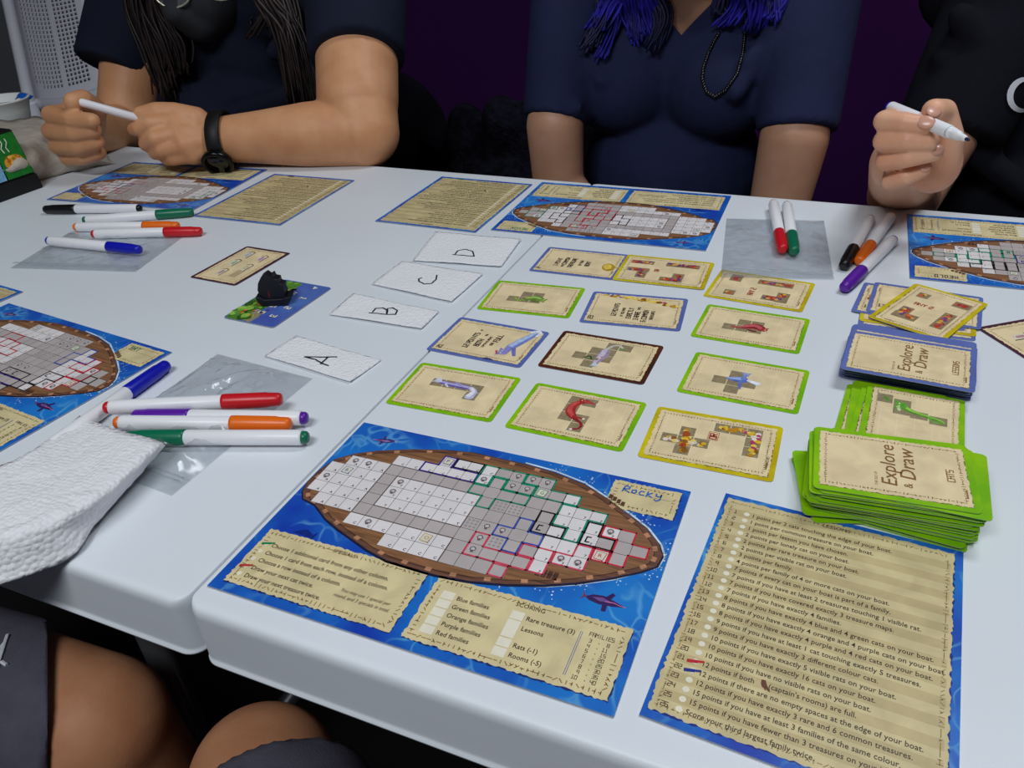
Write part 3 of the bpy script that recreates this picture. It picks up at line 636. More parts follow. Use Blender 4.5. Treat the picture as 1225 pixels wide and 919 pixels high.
def d_purple(p, t):
    cells(p, [(1, 2), (2, 2), (3, 2), (4, 2), (4, 1)])
    blob(p, [(-15, 8), (-6, 7), (4, 6.5), (12, 6)], [4.5, 5.5, 6, 4.5], (112, 96, 170), (186, 180, 226)); blob(p, [(12, 6), (16, 2), (15, -5)], [4.5, 5, 7.5], (200, 200, 232), (246, 246, 252))
    head(p, -18, 9.5, 3, PI * .9, (214, 214, 240)); blob(p, [(-10, 6), (-7, 3)], [2, 1.5], (214, 214, 240)); blob(p, [(2, 8.5), (-3, 10.5)], [2, 1.5], (170, 160, 214))
card('cat_card', M_green, .0519, .2379, .0001, -1.04, 'green card with a lilac long-tailed cat, nearest the table seam', GC, d_purple, seed=31)
def d_red(p, t):
    cells(p, [(2, 3), (3, 3), (2, 2), (2, 1), (3, 1), (3, 0)])
    blob(p, [(6, 18), (-1, 17.5), (-6, 11), (-6, 3), (-2, -3)], [2, 5, 6.5, 7.5, 6], (178, 48, 48), (206, 84, 78)); blob(p, [(-1, -3), (6, -3.5)], [3, 1.4], (170, 50, 50)); blob(p, [(0, -5), (7, -10), (7, -16), (2, -18)], [3.2, 2.2, 1.8, 2], (150, 40, 44))
    head(p, -1, 17.5, 3, PI / 2, (170, 50, 52)); blob(p, [(1, 18), (9, 17)], [2.4, 1.3], (190, 70, 66)); p.disc(10, 17, 1, (244, 236, 230)); p.disc(6.6, -3.6, 1, (244, 236, 230)); p.disc(2, -18.4, 1.3, (236, 226, 222))
card('cat_card', M_green, .1523, .2317, .0001, -3.48, 'green card with a dark red stretching cat', GC, d_red, seed=32)
def d_blue(p, t):
    cells(p, [(1, 1), (2, 2), (2, 1), (2, 0), (3, 1), (3, 1)]) if 0 else cells(p, [(1, 1), (2, 1), (3, 1), (4, 1), (3, 2), (3, 0)][:1] + [(2, 1), (3, 1), (2, 2), (2, 0)])
    blob(p, [(-13, 0), (-7, 0), (-1, 1)], [1.5, 6.5, 8.5], (96, 116, 196), (160, 182, 230)); blob(p, [(-1, 2), (0, 9)], [4, 2], (120, 140, 210)); head(p, 0, 9, 2.6, PI / 2, (140, 160, 220)); blob(p, [(-2, -2), (-1, -12)], [3.5, 2], (110, 126, 190)); blob(p, [(3, 1), (10, -1)], [2.6, 5], (220, 226, 246), (250, 250, 255))
card('cat_card', M_green, .2618, .3097, .0001, -4.64, 'green card with a small light blue cat', GC, d_blue, seed=33)
def d_hen(p, t):
    cells(p, [(1, 1), (2, 1), (3, 1), (4, 1), (3, 2)][:5] if 0 else [(1, 1), (2, 1), (3, 1), (3, 2), (2, 2)])
    blob(p, [(-15, -3), (-8, -3), (-3, 0), (4, 3), (9, 0)], [2.5, 3, 7, 10, 8], (150, 40, 44), (206, 96, 100)); head(p, 11, -1, 3, 0, (170, 60, 60)); blob(p, [(-1, -5), (5, -6)], [2.6, 2], (120, 34, 40)); p.disc(13.5, -4, 1.3, (240, 210, 200))
card('cat_card', M_green, .2577, .3965, .0001, -5.1, 'green card with a crimson curled-up cat', GC, d_hen, seed=34)
def d_green(p, t):
    cells(p, [(1, 1), (2, 1), (3, 1), (3, 2), (4, 2)][:4] + [(4, 1), (4, 2)][:0]); cells(p, [(2, 2)])
    blob(p, [(-15, -3), (-11, -7), (-5, -5)], [3.5, 2, 2.6], (110, 150, 50), (160, 196, 90)); blob(p, [(-4, -2), (3, 1), (9, 0)], [6, 9, 6], (96, 140, 44), (164, 200, 96)); head(p, 11, -2, 3, -.3, (120, 160, 60)); blob(p, [(2, -5), (8, -6)], [2.6, 1.8], (86, 126, 44))
card('cat_card', M_green, .0583, .4041, .0001, 1.8, 'green card with a lime green curled-up cat', GC, d_green, seed=35)
def d_brown(p, t):
    cells(p, [(3, 3), (4, 3), (3, 2), (3, 1), (2, 1), (3, 0)][:2] + [(2, 3)][:0] + [(3, 2), (3, 1), (3, 0), (2, 1)]) if 0 else cells(p, [(3, 3), (4, 3), (3, 2), (2, 2), (2, 1), (3, 1), (2, 0)][:4] + [(3, 1), (3, 0), (2, 1)][:1] + [(1, 1), (2, 1), (2, 0)])
    blob(p, [(-1, -17), (-1, -9), (1, 0), (1, 8)], [3, 6, 9, 8], (168, 152, 176), (214, 200, 222)); blob(p, [(1, 12), (5, 19), (10, 20), (14, 15)], [3, 2, 1.6, 2.4], (206, 204, 196)); blob(p, [(-2, -6), (-12, -6)], [3, 2], (80, 96, 70), (150, 170, 110)); p.disc(13.5, 15, 2, (116, 150, 84)); blob(p, [(-12, -6), (-9, -3), (-6, -7)], [1.2, 1.2, 1.2], (40, 48, 40)); head(p, -1, -15, 2.4, -PI / 2, (200, 214, 220)); p.disc(1, -2, 1, (230, 120, 60)); p.disc(-1, -6, .8, (230, 120, 60))
card('special_card', M_brown, .1481, .3179, .0001, -3.5, 'dark brown card with a lilac animal, middle of the second row', 'brown bordered cards', d_brown, seed=36)
def vlines(t, L_):
    # (text, x of baseline, y start, height, advance)
    for s_, x, y, h in L_: t.block(s_, x, y, h, (52, 42, 42), rot=UPR, w_=h * .2, adv=.74)
def d_21(p, t):
    blob(p, [(34, 26), (31, 18), (27, 8), (23, -3)], [6, 7, 8.5, 9], (130, 140, 210), (180, 204, 240)); blob(p, [(30, 26), (34, 29), (37, 26), (36, 21)], [4, 4.5, 3.5, 2.5], (236, 240, 248)); head(p, 20, -13, 4.4, PI, (150, 146, 206)); blob(p, [(22, -6), (22, -14)], [7, 5], (140, 140, 205)); blob(p, [(26, -5), (31, -15)], [4, 3], (120, 120, 190)); blob(p, [(14, -13), (16, -17)], [2, 1.5], (190, 80, 100))
    p.poly([(8, -27.5), (11, -25.5), (15, -26), (19, -28), (13, -29), (9, -28.6)], (70, 70, 120)); 
    vlines(t, [('21', -33.6, -24, 3.9), ('12 POINTS', -12.5, -17, 4.3), ('IF', -12.5, 13.5, 2.2), ('BOTH', -4.3, -11.5, 4.3), ('CAPTAINS ROOMS', .6, -11.5, 1.9), ('ARE', 6.4, -6.5, 2.4), ('FULL', 8.6, .5, 4.4)]); t.poly([(-7, 6.5), (-5, 7.5), (-4.6, 10.5), (-6.6, 9.5)], (60, 44, 40))
card('lesson_card', M_blue, .0488, .3176, .0001, -4.85, 'blue card numbered 21 with a pale blue cat at its right', BC, d_21, grid=False, seed=37)
def d_23(p, t):
    R = random.Random(5); gems(p, -31, 26, -12, 24, 14, R, GOLD + [(60, 90, 190)]); gems(p, -14, 23, 12, 20, 24, R, GOLD, (1.3, 2.4)); gems(p, 12, 20, 37, 13, 16, R, GOLD + [(214, 70, 130)], (1.3, 2.3))
    vlines(t, [('23', -34, -23, 4), ('12 POINTS', -15, -14.5, 4), ('IF YOU HAVE', -8.4, -14.5, 2.4), ('EXACTLY', -1.2, -16.5, 4), ('3 RARE', 5.5, -18.5, 4), ('AND', 4.6, 1.5, 2.2), ('6 COMMON', 12.4, -20.5, 4), ('TREASURES', 18, -16, 2.6)])
card('lesson_card', M_blue, .1561, .4037, .0001, 3.23, 'blue card numbered 23 with a band of gold coins', BC, d_23, grid=False, seed=38)
def d_2(p, t):
    p.disc(31, -4, 6.5, (190, 150, 40), 16, 9, .2); p.up(); p.disc(30, -3, 4.2, (236, 206, 90), 14, 6, .2); blob(p, [(35, -3), (46, -2)], [2.4, 1.8], (200, 160, 50))
    vlines(t, [('2', -35, -23, 4), ('1 POINT', -20, -13, 4), ('PER', -13.5, -14, 2.2), ('COMMON', -12.5, -8, 4), ('TREASURE', -5, -14, 4), ('ON YOUR', 3, -7, 2.6), ('BOAT', 11, -7, 4)])
card('lesson_card', M_blue, .0792, .4929, .0001, -1.21, 'blue card with a gold spoon, in the row farthest back', BC, d_2, grid=False, seed=39)
def tre(p, L_, rnd, cols, r=(1.2, 2.2)):
    for quad_, (x0, y0, x1, y1), n in L_:
        for a, b, c, d in quad_: p.rect(a, b, c, d, (150, 130, 98))
        p.up(); gems(p, x0, y0, x1, y1, n, rnd, cols, r)
def d_or(p, t):
    cells(p, [(0, 1), (1, 1), (2, 1), (1, 2), (1, 0)] if 0 else [(0, 1), (1, 2), (1, 1), (1, 0), (2, 1), (3, 3), (4, 3), (5, 3), (5, 2), (5, 1)])
    R = random.Random(6); gems(p, -30, -5, -4, -5, 24, R, GOLD + [(90, 60, 150), (236, 220, 200)], (1.4, 2.4)); gems(p, -17, 8, -17, -16, 22, R, GOLD + [(180, 70, 40)], (1.4, 2.6)); gems(p, 3, 18, 28, 17, 24, R, GOLD + [(190, 70, 130)], (1.4, 2.3)); gems(p, 28, 17, 28, -8, 22, R, GOLD + [(190, 60, 110), (240, 230, 210)], (1.3, 2.3))
    t.block('OR', 2.5, 3, 4.6, (170, 52, 40), rot=UPR, w_=.9); t.stroke([(-3.2, 1.6), (3.6, 1.6), (3.6, 11), (-3.2, 11), (-3.2, 1.6)], .35, (170, 80, 60)); t.text('TREASURE', 39, -18, 2.6, BRN, rot=UPR)
card('treasure_card', M_yellow, .2498, .2259, .0001, -1.6, 'yellow card with two gold treasure shapes joined by OR, nearest the green deck', YC, d_or, seed=40)
def d_any(p, t):
    R = random.Random(7); G = (150, 130, 98)
    for q in ((-31, 10, -20, 24), (-29, -20, -19, -10), (-5, 12, 27, 22), (5, -19, 17, -9), (17, -20, 28, 0)): p.rect(*q, G)
    p.up(); gems(p, -26, 22, -25, 12, 12, R, REDS, (1.3, 2.1)); gems(p, -25, -15, -23, -15, 8, R, GOLD + REDS[:2], (1.3, 2.1)); gems(p, -2, 17, 25, 17, 28, R, REDS, (1.3, 2.1)); gems(p, 6, -14, 20, -14, 18, R, REDS, (1.2, 2.1)); gems(p, 21, -10, 23, -2, 10, R, REDS, (1.2, 2.1))
    t.block('ANY 2', -3.4, -14, 4.4, (176, 60, 46), rot=UPR, w_=.9, adv=.8)
card('treasure_card', M_yellow, .2575, .4721, .0001, -7.72, 'yellow card reading ANY 2, tucked under the clear bag', YC, d_any, seed=41)
def d_yor(p, t):
    R = random.Random(8); G = (150, 130, 98)
    for q in ((-36, 12, -13, 20), (-36, -6, -14, 2), (-25, -20, -15, -6), (-1, 12, 32, 21), (-1, -22, 21, -13), (10, -13, 21, -3)): p.rect(*q, G)
    p.up(); gems(p, -33, 16, -16, 16, 16, R, REDS, (1.3, 2.1)); gems(p, -33, -2, -18, -2, 12, R, REDS, (1.3, 2.1)); gems(p, -20, -4, -20, -17, 10, R, REDS, (1.3, 2.1)); gems(p, 2, 17, 29, 17, 26, R, REDS, (1.3, 2.1)); gems(p, 2, -18, 18, -18, 14, R, REDS, (1.3, 2.1)); gems(p, 16, -18, 16, -6, 9, R, REDS, (1.2, 2.1))
    t.block('OR', -5, -3, 4, (176, 60, 46), rot=UPR, w_=.8)
card('treasure_card', M_yellow, .1653, .4910, .0006, -0.9, 'yellow card in the farthest row, touching the card with the spoon', YC, d_yor, seed=42)

# decks
def d_back(word):
    def f(p, t):
        br = (140, 100, 60); t.text('THE ISLE OF', -8.6, -20, 2.4, (170, 140, 100), rot=UPR); 
        t.text('Explore', 1.8, -19, 12.2, br, rot=UPR, sx=1.06, wt=.04, shear=.12); t.text('&', 10, -18.5, 7, br, rot=UPR); t.text('Draw', 12.2, -11, 12.2, br, rot=UPR, sx=1.1, wt=.04, shear=.12)
        t.block(word, 33, -len(word) * 1.6, 3.8, (150, 112, 76), rot=UPR, w_=.6)
    return f
def d_frog(p, t):
    cells(p, [(1, 3), (1, 2), (2, 2), (2, 1), (2, 0)][:0]); G = (150, 136, 104)
    for q in ((-33, -24, -22, -14), (-29, -13, -18, -2), (-18, -13, -10, -2), (-17, -2, -8, 9), (-15, 10, -5, 21)): p.rect(*q, G)
    p.up(); blob(p, [(-29, -19), (-26, -17)], [2, 3], (90, 160, 50)); blob(p, [(-22, -8), (-17, -3), (-14, 6), (-11, 16), (-8, 19)], [6, 5, 3.5, 3.2, 1.6], (84, 150, 40), (150, 210, 80)); head(p, -22, -8, 4, -PI / 2, (100, 170, 60)); blob(p, [(-19, -10), (-15, -9)], [2.4, 2], (190, 226, 150)); blob(p, [(-12, 10), (-8, 12), (-8, 17)], [2, 1.6, 1.6], (110, 176, 70))
R = random.Random(77)
proto = None; NG = 46; z = .0002
for k in range(NG):                                   # the thick green deck, card by card
    f = k / NG
    if k < 7: dx, dy, a = R.uniform(.000, .003), R.uniform(-.001, .001), R.uniform(-11, -8)
    elif k < 22: dx, dy, a = R.uniform(.000, .004), R.uniform(-.001, .002), R.uniform(-6, -3)
    elif k < 38: dx, dy, a = R.uniform(-.004, .004), R.uniform(-.004, .001), R.uniform(-3, 1)
    else: dx, dy, a = R.uniform(-.003, .003), R.uniform(-.002, .002), R.uniform(-1, 2)
    if k == 3: dx, dy, a = -.006, .004, 14
    if k == 9: dx, dy, a = -.008, .002, 8
    if k == NG - 2: dx, dy, a = .007, -.001, -5
    if proto is None:
        proto = card('cat_card', M_green, 0, 0, 0, 0, '', 'cards of the thick green deck', None, parch=False, thick=.00046)
        o = proto
    else: o = link(proto.copy())
    o.location = (.3582 + dx, .1985 + dy, TZ + z); o.rotation_euler = (R.uniform(-.004, .004), 0, math.radians(1.5 + a)); z += .00052
    tag(o, {0: 'lowest card of the thick green deck', 3: 'green card low in the thick deck, corner sticking out at its left', NG - 2: 'green card just under the top of the thick deck, sticking out at the right'}.get(k, 'green-edged card in the thick deck, beneath its top card'), 'card', 'cards of the thick green deck')
card('cat_card', M_green, .3578, .1975, z, 1.5, 'top card of the thick green deck, brown title lettering on parchment', 'cards of the thick green deck', d_back('CATS'), grid=False, seed=51)
GP = 'green cards spread behind the thick deck'
for k, (x, y, a, zz) in enumerate(((.366, .290, -101, .0002), (.361, .276, -97, .0016), (.367, .281, -94, .003), (.370, .272, -98, .0044))):
    card('cat_card', M_green, x, y, zz, a, 'spread green card, only its left edge showing, ' + ('lowest of the spread', 'second lowest', 'third lowest', 'just under the top one')[k], GP, None, grid=False, seed=60 + k, parch=k in (1, 3))
card('cat_card', M_green, .3757, .2735, .0062, -95.5, 'uppermost spread green card with a long bright green cat', GP, d_frog, seed=52)
# lesson deck
z = .0146; BP = 'blue bordered lesson deck'
for k in range(24):
    o = card('lesson_card', M_blue, 0, 0, 0, 0, '', BP, None, parch=False, thick=.0004) if k == 0 else link(o.copy())
    o.location = (.3765 + R.uniform(-.0012, .0012), .361 + R.uniform(-.001, .001), TZ + .0002 + k * .0006); o.rotation_euler = (0, 0, math.radians(-6.6 + R.uniform(-1.2, 1.2)))
    tag(o, 'blue-edged card in the lesson deck, beneath its top card', 'card', BP)
card('lesson_card', M_blue, .3762, .3535, .0147, -7.2, 'blue-edged card slipped out behind the top card of the lesson deck', BP, None, seed=53)
card('lesson_card', M_blue, .3750, .3470, .0153, -6.56, 'top card of the blue deck, brown title lettering on parchment', BP, d_back('LESSONS'), grid=False, seed=54)
# loose fan of cards above the lesson deck
FP = 'fan of cards behind the blue deck'
def d_13(p, t): t.block('13', 36, 18, 4.4, (52, 42, 42), rot=PI, w_=.9); t.block('B', 14, 8, 4.4, (52, 42, 42), rot=PI, w_=.9)
def d_12(p, t): R_ = random.Random(9); gems(p, 32, 6, 30, -8, 18, R_, GOLD, (2, 3.6)); t.block('1', 36, 20, 4.4, (52, 42, 42), rot=PI, w_=.9)
card('lesson_card', M_blue, .3880, .4515, .0003, 176, 'blue card at the bottom of the fan, its near edge showing below', FP, None, grid=False, seed=55)
card('treasure_card', M_yellow, .3890, .4580, .0009, -4, 'yellow card almost hidden in the fan, only a sliver near the blue deck', FP, None, seed=56)
card('lesson_card', M_blue, .3850, .4690, .0015, 170, 'blue card of the fan with gold coins at its left edge', FP, d_12, grid=False, seed=57)
card('lesson_card', M_blue, .3955, .4720, .0021, 172.5, 'blue card of the fan numbered 13', FP, d_13, grid=False, seed=58)
card('treasure_card', M_yellow, .3975, .4592, .0028, -117.45, 'yellow card reading ANY 2 lying askew on top of the fan', FP, d_any, seed=59)
def d_key(p, t):
    for k, (x, y, c) in enumerate(((-22, 8, (200, 150, 160)), (2, 12, (150, 190, 150)), (24, 12, (170, 190, 210)), (-4, -10, (214, 200, 140)), (20, -10, (190, 120, 190)))):
        p.quad([(x - 7, y - 3.2), (x + 6, y - 3.8), (x + 7, y + 3.2), (x - 6, y + 3.6)], (226, 218, 196)); p.up(.00001); blob(p, [(x - 3, y), (x + 3, y)], [3, 3.6], c); t.stroke([(x - 8, y - 4), (x + 7, y - 4.4), (x + 9, y), (x + 6, y + 4)], .9, (90, 60, 48))
    for k in range(4): t.stroke([(-28 + 0, -8 - k * 2.3), (-12, -8 - k * 2.3)], .6, (130, 100, 66))
card('reference_card', M_purplec, -.2714, .4047, .0001, 84.46, 'dark-edged tan card lying alone behind the black game piece', 'dark edged reference cards', d_key, grid=False, seed=61)
card('reference_card', M_purplec, .4862, .4395, .0001, 33.5, 'dark purple edged card at the right picture edge', 'dark edged reference cards', d_key, grid=False, seed=62)
# island card
LC = [(a * .001, c * .001) for a, c in rounded_outline(88, 60, 3, 4)]
ic = prism('island_card', LC, 0, .0012, mat('card_sea_print', (70, 84, 176), .4, noise_s=24, col2=(84, 120, 190)), side=M_edge); ic.location = (-.1764, .3359, TZ + .0001); ic.rotation_euler = (0, 0, math.radians(84.64))
tag(ic, 'island track card with jungle and numbered sea spaces, under the black game piece', 'card')
p = Print(.00123, 4); R = random.Random(4)
p.ragged(-43, 4, 42, 29.4, 1.6, (84, 138, 48), 3); p.up(); p.ragged(-43, -2, -26, 10, 1, (150, 140, 110), 3); p.up()
for k in range(70): p.disc(R.uniform(-40, 40), R.uniform(6, 28), R.uniform(1.5, 5), R.choice([(56, 110, 30), (120, 176, 50), (150, 196, 80), (40, 84, 34), (90, 150, 60)]), 8); p.up(.000004)
for k in range(12): p.disc(R.uniform(-38, 6), R.uniform(6, 20), R.uniform(1.2, 2.4), R.choice([(214, 90, 40), (230, 130, 50)]), 8)
for k in range(16): p.disc(R.uniform(-26, 34), R.uniform(-2, 8), R.uniform(1.2, 2.8), R.choice([(150, 120, 140), (170, 150, 150), (90, 60, 110)]), 8)
p.build('jungle_print', P_pict, ic)
t = Print(.0015, 4)
for ch, x, y in (('3', -24, -12), ('2', -6, -14), ('1', 16, -15), ('6', -8, 2), ('5', -22, 4), ('4', 22, 2)): t.block(ch, x, y, 6, (236, 232, 214), rot=PI, w_=1.4)
t.quad([(34, -14), (40, -12), (38, -18)], (236, 232, 214)); t.build('lettering', P_flat, ic)

# ------------------------------------------------------------------ black game piece
M_piece = mat('black_painted_wood', (16, 17, 30), 0.55, 0.4, noise_s=90, noise_a=.3)
gp = empty('ship_game_piece', (-.1775, .3345, TZ + .0014), math.radians(20)); tag(gp, 'small black wooden ship piece standing on the island card', 'game piece')
def slab(name, prof, half, m, par):
    n = len(prof); v = [(x * .001, -half, z * .001) for x, z in prof] + [(x * .001, half, z * .001) for x, z in prof]
    t_ = tessellate_polygon([[Vector((x, z, 0)) for x, z in prof]]); f = []
    for q in t_: f += [tuple(q), tuple(i + n for i in reversed(q))]
    for i in range(n): j = (i + 1) % n; f.append((i, i + n, j + n, j))
    o = meshobj(name, v, f, m, par); bm = bmesh.new(); bm.from_mesh(o.data); bmesh.ops.recalc_face_normals(bm, faces=bm.faces); bmesh.ops.bevel(bm, geom=[e for e in bm.edges if e.calc_face_angle(0) > .5], offset=.0004, segments=1, affect='EDGES'); bm.to_mesh(o.data); bm.free(); return o
slab('hull', [(-12, 0), (12, 0), (14, 3), (17, 9), (11, 8), (8, 7), (-9, 7), (-13, 10), (-17, 10), (-15, 4)], .0085, M_piece, gp)
slab('sails', [(-12, 6.5), (10, 6.5), (12, 12), (11, 16), (12, 20), (8, 22), (8, 26), (4, 27), (3, 31), (0, 29), (-3, 32), (-8, 29), (-12, 23), (-14, 16), (-13, 10)], .0055, M_piece, gp)
slab('red_flag', [(-5, 8), (-2.5, 8), (-3, 16), (-5, 14)], .0058, mat('dull_red_paint', (90, 24, 30), .6), gp)

# ------------------------------------------------------------------ paper pieces
def tissue_mat():
    m = bpy.data.materials.new('embossed_tissue'); m.use_nodes = True; N = m.node_tree.nodes; L = m.node_tree.links; b = N['Principled BSDF']
    b.inputs['Base Color'].default_value = lin((238, 238, 242)); b.inputs['Roughness'].default_value = .9; b.inputs['Specular IOR Level'].default_value = .1
    tc = N.new('ShaderNodeTexCoord'); v = N.new('ShaderNodeTexVoronoi'); v.inputs['Scale'].default_value = 290; v.feature = 'F1'; v.inputs['Randomness'].default_value = .6
    L.new(tc.outputs['Object'], v.inputs['Vector']); bp = N.new('ShaderNodeBump'); bp.inputs['Strength'].default_value = 1; bp.inputs['Distance'].default_value = .0010; bp.invert = True
    L.new(v.outputs['Distance'], bp.inputs['Height']); L.new(bp.outputs[0], b.inputs['Normal']); return m
M_tissue = tissue_mat()
def sheet(name, grid, thick, m, parent=None, amp=.0, fs=200, sub=6, layers=1):
    # smooth sheet through a grid of 3-D control points (rows of columns)
    rows, cols = len(grid), len(grid[0])
    def cr(p0, p1, p2, p3, t): return 0.5 * ((2 * p1) + (p2 - p0) * t + (2 * p0 - 5 * p1 + 4 * p2 - p3) * t * t + (3 * p1 - p0 - 3 * p2 + p3) * t ** 3)
    def line(P, n):
        out = []
        Q = [P[0] * 2 - P[1]] + P + [P[-1] * 2 - P[-2]]
        for i in range(len(P) - 1):
            for k in range(n): out.append(cr(Q[i], Q[i + 1], Q[i + 2], Q[i + 3], k / n))
        out.append(P[-1]); return out
    G = [line([Vector(q) for q in r], sub) for r in grid]; G = list(zip(*[line(list(c), sub) for c in zip(*G)]))
    G = [list(r) for r in G]; nr, nc = len(G), len(G[0]); v = []
    for i in range(nr):
        for j in range(nc):
            q = G[i][j]; v.append(q + Vector((0, 0, amp * noise.noise(q * fs))))
    f = [(i * nc + j, i * nc + j + 1, (i + 1) * nc + j + 1, (i + 1) * nc + j) for i in range(nr - 1) for j in range(nc - 1)]
    o = meshobj(name, v, f, m, parent, smooth=True); s_ = o.modifiers.new('s', 'SOLIDIFY'); s_.thickness = thick; s_.offset = 0
    return o
NP = 'torn napkin pieces marked with letters'
def letter_napkin(ch, corners, strokes, label, lift=(0, 0, 0, 0)):
    P = [rz(u, v, TZ + .0006) for u, v in corners]; c = sum(P, Vector()) / 4; P = [q - c for q in P]; n = 10; grid = []
    for i in range(5):
        t = i / 4; a = P[0].lerp(P[3], t); b = P[1].lerp(P[2], t); row = []
        for j in range(6):
            s_ = j / 5; q = a.lerp(b, s_); h = (lift[0] * (1 - s_) * (1 - t) + lift[1] * s_ * (1 - t) + lift[2] * s_ * t + lift[3] * (1 - s_) * t)
            row.append((q.x, q.y, .0004 + h + .0003 * math.sin(j * 1.7 + i)))
        grid.append(row)
    o = sheet('napkin_piece', grid, .0006, M_tissue, sub=5, amp=.0004, fs=260); o.location = c; tag(o, label, 'napkin', NP)
    k = Print(.0021, ord(ch)); cc = c
    strokes = [[(a[0] + (b[0] - a[0]) * q / 4, a[1] + (b[1] - a[1]) * q / 4) for a, b in zip(st[:-1], st[1:]) for q in range(4)] + [st[-1]] for st in strokes]
    for st in strokes:
        Q = [rz(u, v, TZ + .002) - cc for u, v in st]; k.stroke([(q.x * 1000, q.y * 1000) for q in Q], 1.5, (24, 26, 34), .12)
    bv = BVHTree.FromObject(o, DG()); kk = k.build('handwritten_letter', P_ink, o)
    for v_ in kk.data.vertices:
        hit = bv.ray_cast(Vector((v_.co.x, v_.co.y, .1)), Vector((0, 0, -1)))[0]
        if hit: v_.co.z = hit.z + .0003
zm = lambda x, y, s, *P: [(x + a / s, y + b / s) for a, b in P]
letter_napkin('A', [(355, 403.5), (456.1, 431.7), (419, 458.7), (317, 427)], [zm(300, 390, 7.206, (465, 268), (560, 295), (625, 335), (668, 348)), zm(300, 390, 7.206, (465, 268), (600, 272), (740, 270)), zm(300, 390, 7.206, (665, 272), (605, 335))], 'torn napkin piece lettered A, beside the empty clear bag', (.001, 0, .0015, .001))
letter_napkin('B', [(423.1, 353.4), (524.8, 374.4), (504.5, 394.8), (394.4, 377.3)], [zm(380, 260, 4.177, (260, 480), (345, 490), (350, 470), (325, 455), (290, 458), (275, 475)), zm(380, 260, 4.177, (345, 490), (390, 490), (398, 470), (375, 455), (350, 460), (345, 480))], 'torn napkin piece lettered B, nearest the island card', (.0015, .001, .0015, .001))
letter_napkin('C', [(481.7, 313.9), (577.5, 329.4), (540.4, 362.5), (445.1, 340.9)], [zm(380, 260, 4.177, (520, 305), (505, 310), (508, 325), (535, 338), (570, 335), (592, 315), (596, 292))], 'torn napkin piece lettered C, between B and D', (.001, .001, .0015, .001))
letter_napkin('D', [(521.2, 278.7), (623, 288.7), (599.8, 320.3), (493.7, 312.7)], [zm(380, 260, 4.177, (675, 190), (780, 200)), zm(380, 260, 4.177, (685, 190), (700, 170), (740, 163), (775, 175), (782, 200))], 'torn napkin piece lettered D, farthest back of the four', (.001, .002, .0015, .001))
Pn = lambda u, v, z: rz(u, v, TZ + z)
org = Pn(80, 580, 0)
ng = [[(-140, 640, .012), (-50, 590, .016), (-10, 564, .016), (35, 543, .015), (96, 499, .003)],
      [(-140, 665, .014), (-55, 620, .022), (20, 592, .022), (72, 560, .018), (120, 508, .010)],
      [(-120, 690, .012), (-30, 645, .024), (45, 612, .026), (100, 578, .022), (150, 518, .016)],
      [(-90, 690, .016), (10, 646, .026), (70, 625, .024), (128, 588, .022), (188, 527, .020)],
      [(-60, 720, .006), (77, 671, .003), (112, 628, .006), (155, 580, .008), (197, 533, .014)]]
nk = sheet('crumpled_napkin', [[Pn(*q) - org for q in r] for r in ng], .0016, M_tissue, sub=9, amp=.0016, fs=140); nk.location = org
tag(nk, 'folded white embossed napkin lying over the marker ends at the left', 'napkin')

# ------------------------------------------------------------------ markers
def lathe(name, prof, m, parent, n=24, ribs=None):
    v = []; f = []; k = len(prof)
    for x, r in prof:
        for i in range(n):
            a = 2 * PI * i / n; rr = r * (1 - (.05 if ribs and ribs[0] < x < ribs[1] and i % 2 else 0)); v.append((x, rr * math.cos(a), rr * math.sin(a)))
    for j in range(k - 1):
        for i in range(n): f.append((j * n + i, j * n + (i + 1) % n, (j + 1) * n + (i + 1) % n, (j + 1) * n + i))
    f.append(tuple(range(n))[::-1] if 0 else tuple(range(n))); f.append(tuple(reversed(range((k - 1) * n, k * n))))
    o = meshobj(name, v, f, m, parent, smooth=True)
    bm = bmesh.new(); bm.from_mesh(o.data); bmesh.ops.recalc_face_normals(bm, faces=bm.faces); bm.to_mesh(o.data); bm.free(); return o
MC = {'red': (206, 24, 36), 'green': (6, 110, 78), 'orange': (240, 112, 22), 'blue': (16, 24, 176), 'black': (14, 15, 18), 'purple': (92, 28, 160)}
for k, c in MC.items(): mat('marker_' + k, c, .35, .45)
def marker(col, tail, cap_, label, group, z=.0062, zc=None, roll=0, capped=True):
    """tail and cap_ are the ends on the table, metres"""
    a = Vector((*tail, TZ + z)); b = Vector((*cap_, TZ + (zc or z))); L_ = .137; mid = (a + b) / 2; d = (b - a).normalized(); a = mid - d * L_ / 2
    o = empty('marker', a); q = d.to_track_quat('X', 'Z'); o.rotation_mode = 'QUATERNION'; o.rotation_quaternion = q
    tag(o, label, 'marker', group); m = MATS['marker_' + col]
    lathe('barrel', [(.0045, .0030), (.005, .0052), (.0065, .0056), (.090, .0056), (.091, .0050), (.096, .0048)], M_white, o)
    lathe('end_plug', [(0, .002), (.0006, .0036), (.002, .0046), (.0062, .0048)], m, o)
    if capped: lathe('cap', [(.0905, .0050), (.0908, .0060), (.093, .0061), (.124, .0058), (.1255, .0054), (.1295, .0052), (.1335, .0050), (.1352, .0040), (.1358, .0022)], m, o, n=32, ribs=(.0935, .124))
    else:
        lathe('nib_holder', [(.090, .0052), (.097, .0044), (.103, .0040), (.104, .0030), (.110, .0026), (.112, .0018)], M_white, o); lathe('nib', [(.1115, .0015), (.115, .0012), (.1165, .0006)], mat('dark_ink_tip', (20, 22, 60), .7), o)
    return o
G1 = 'markers of the person with the watch'; G2 = 'markers beside the folded napkin'; G3 = 'markers beside the right clear bag'
marker('black', (-.509, .515), (-.636, .485), 'black capped marker on the far left of the table', G1)
marker('green', (-.549, .464), (-.428, .519), 'green capped marker touching the far left boat board', G1)
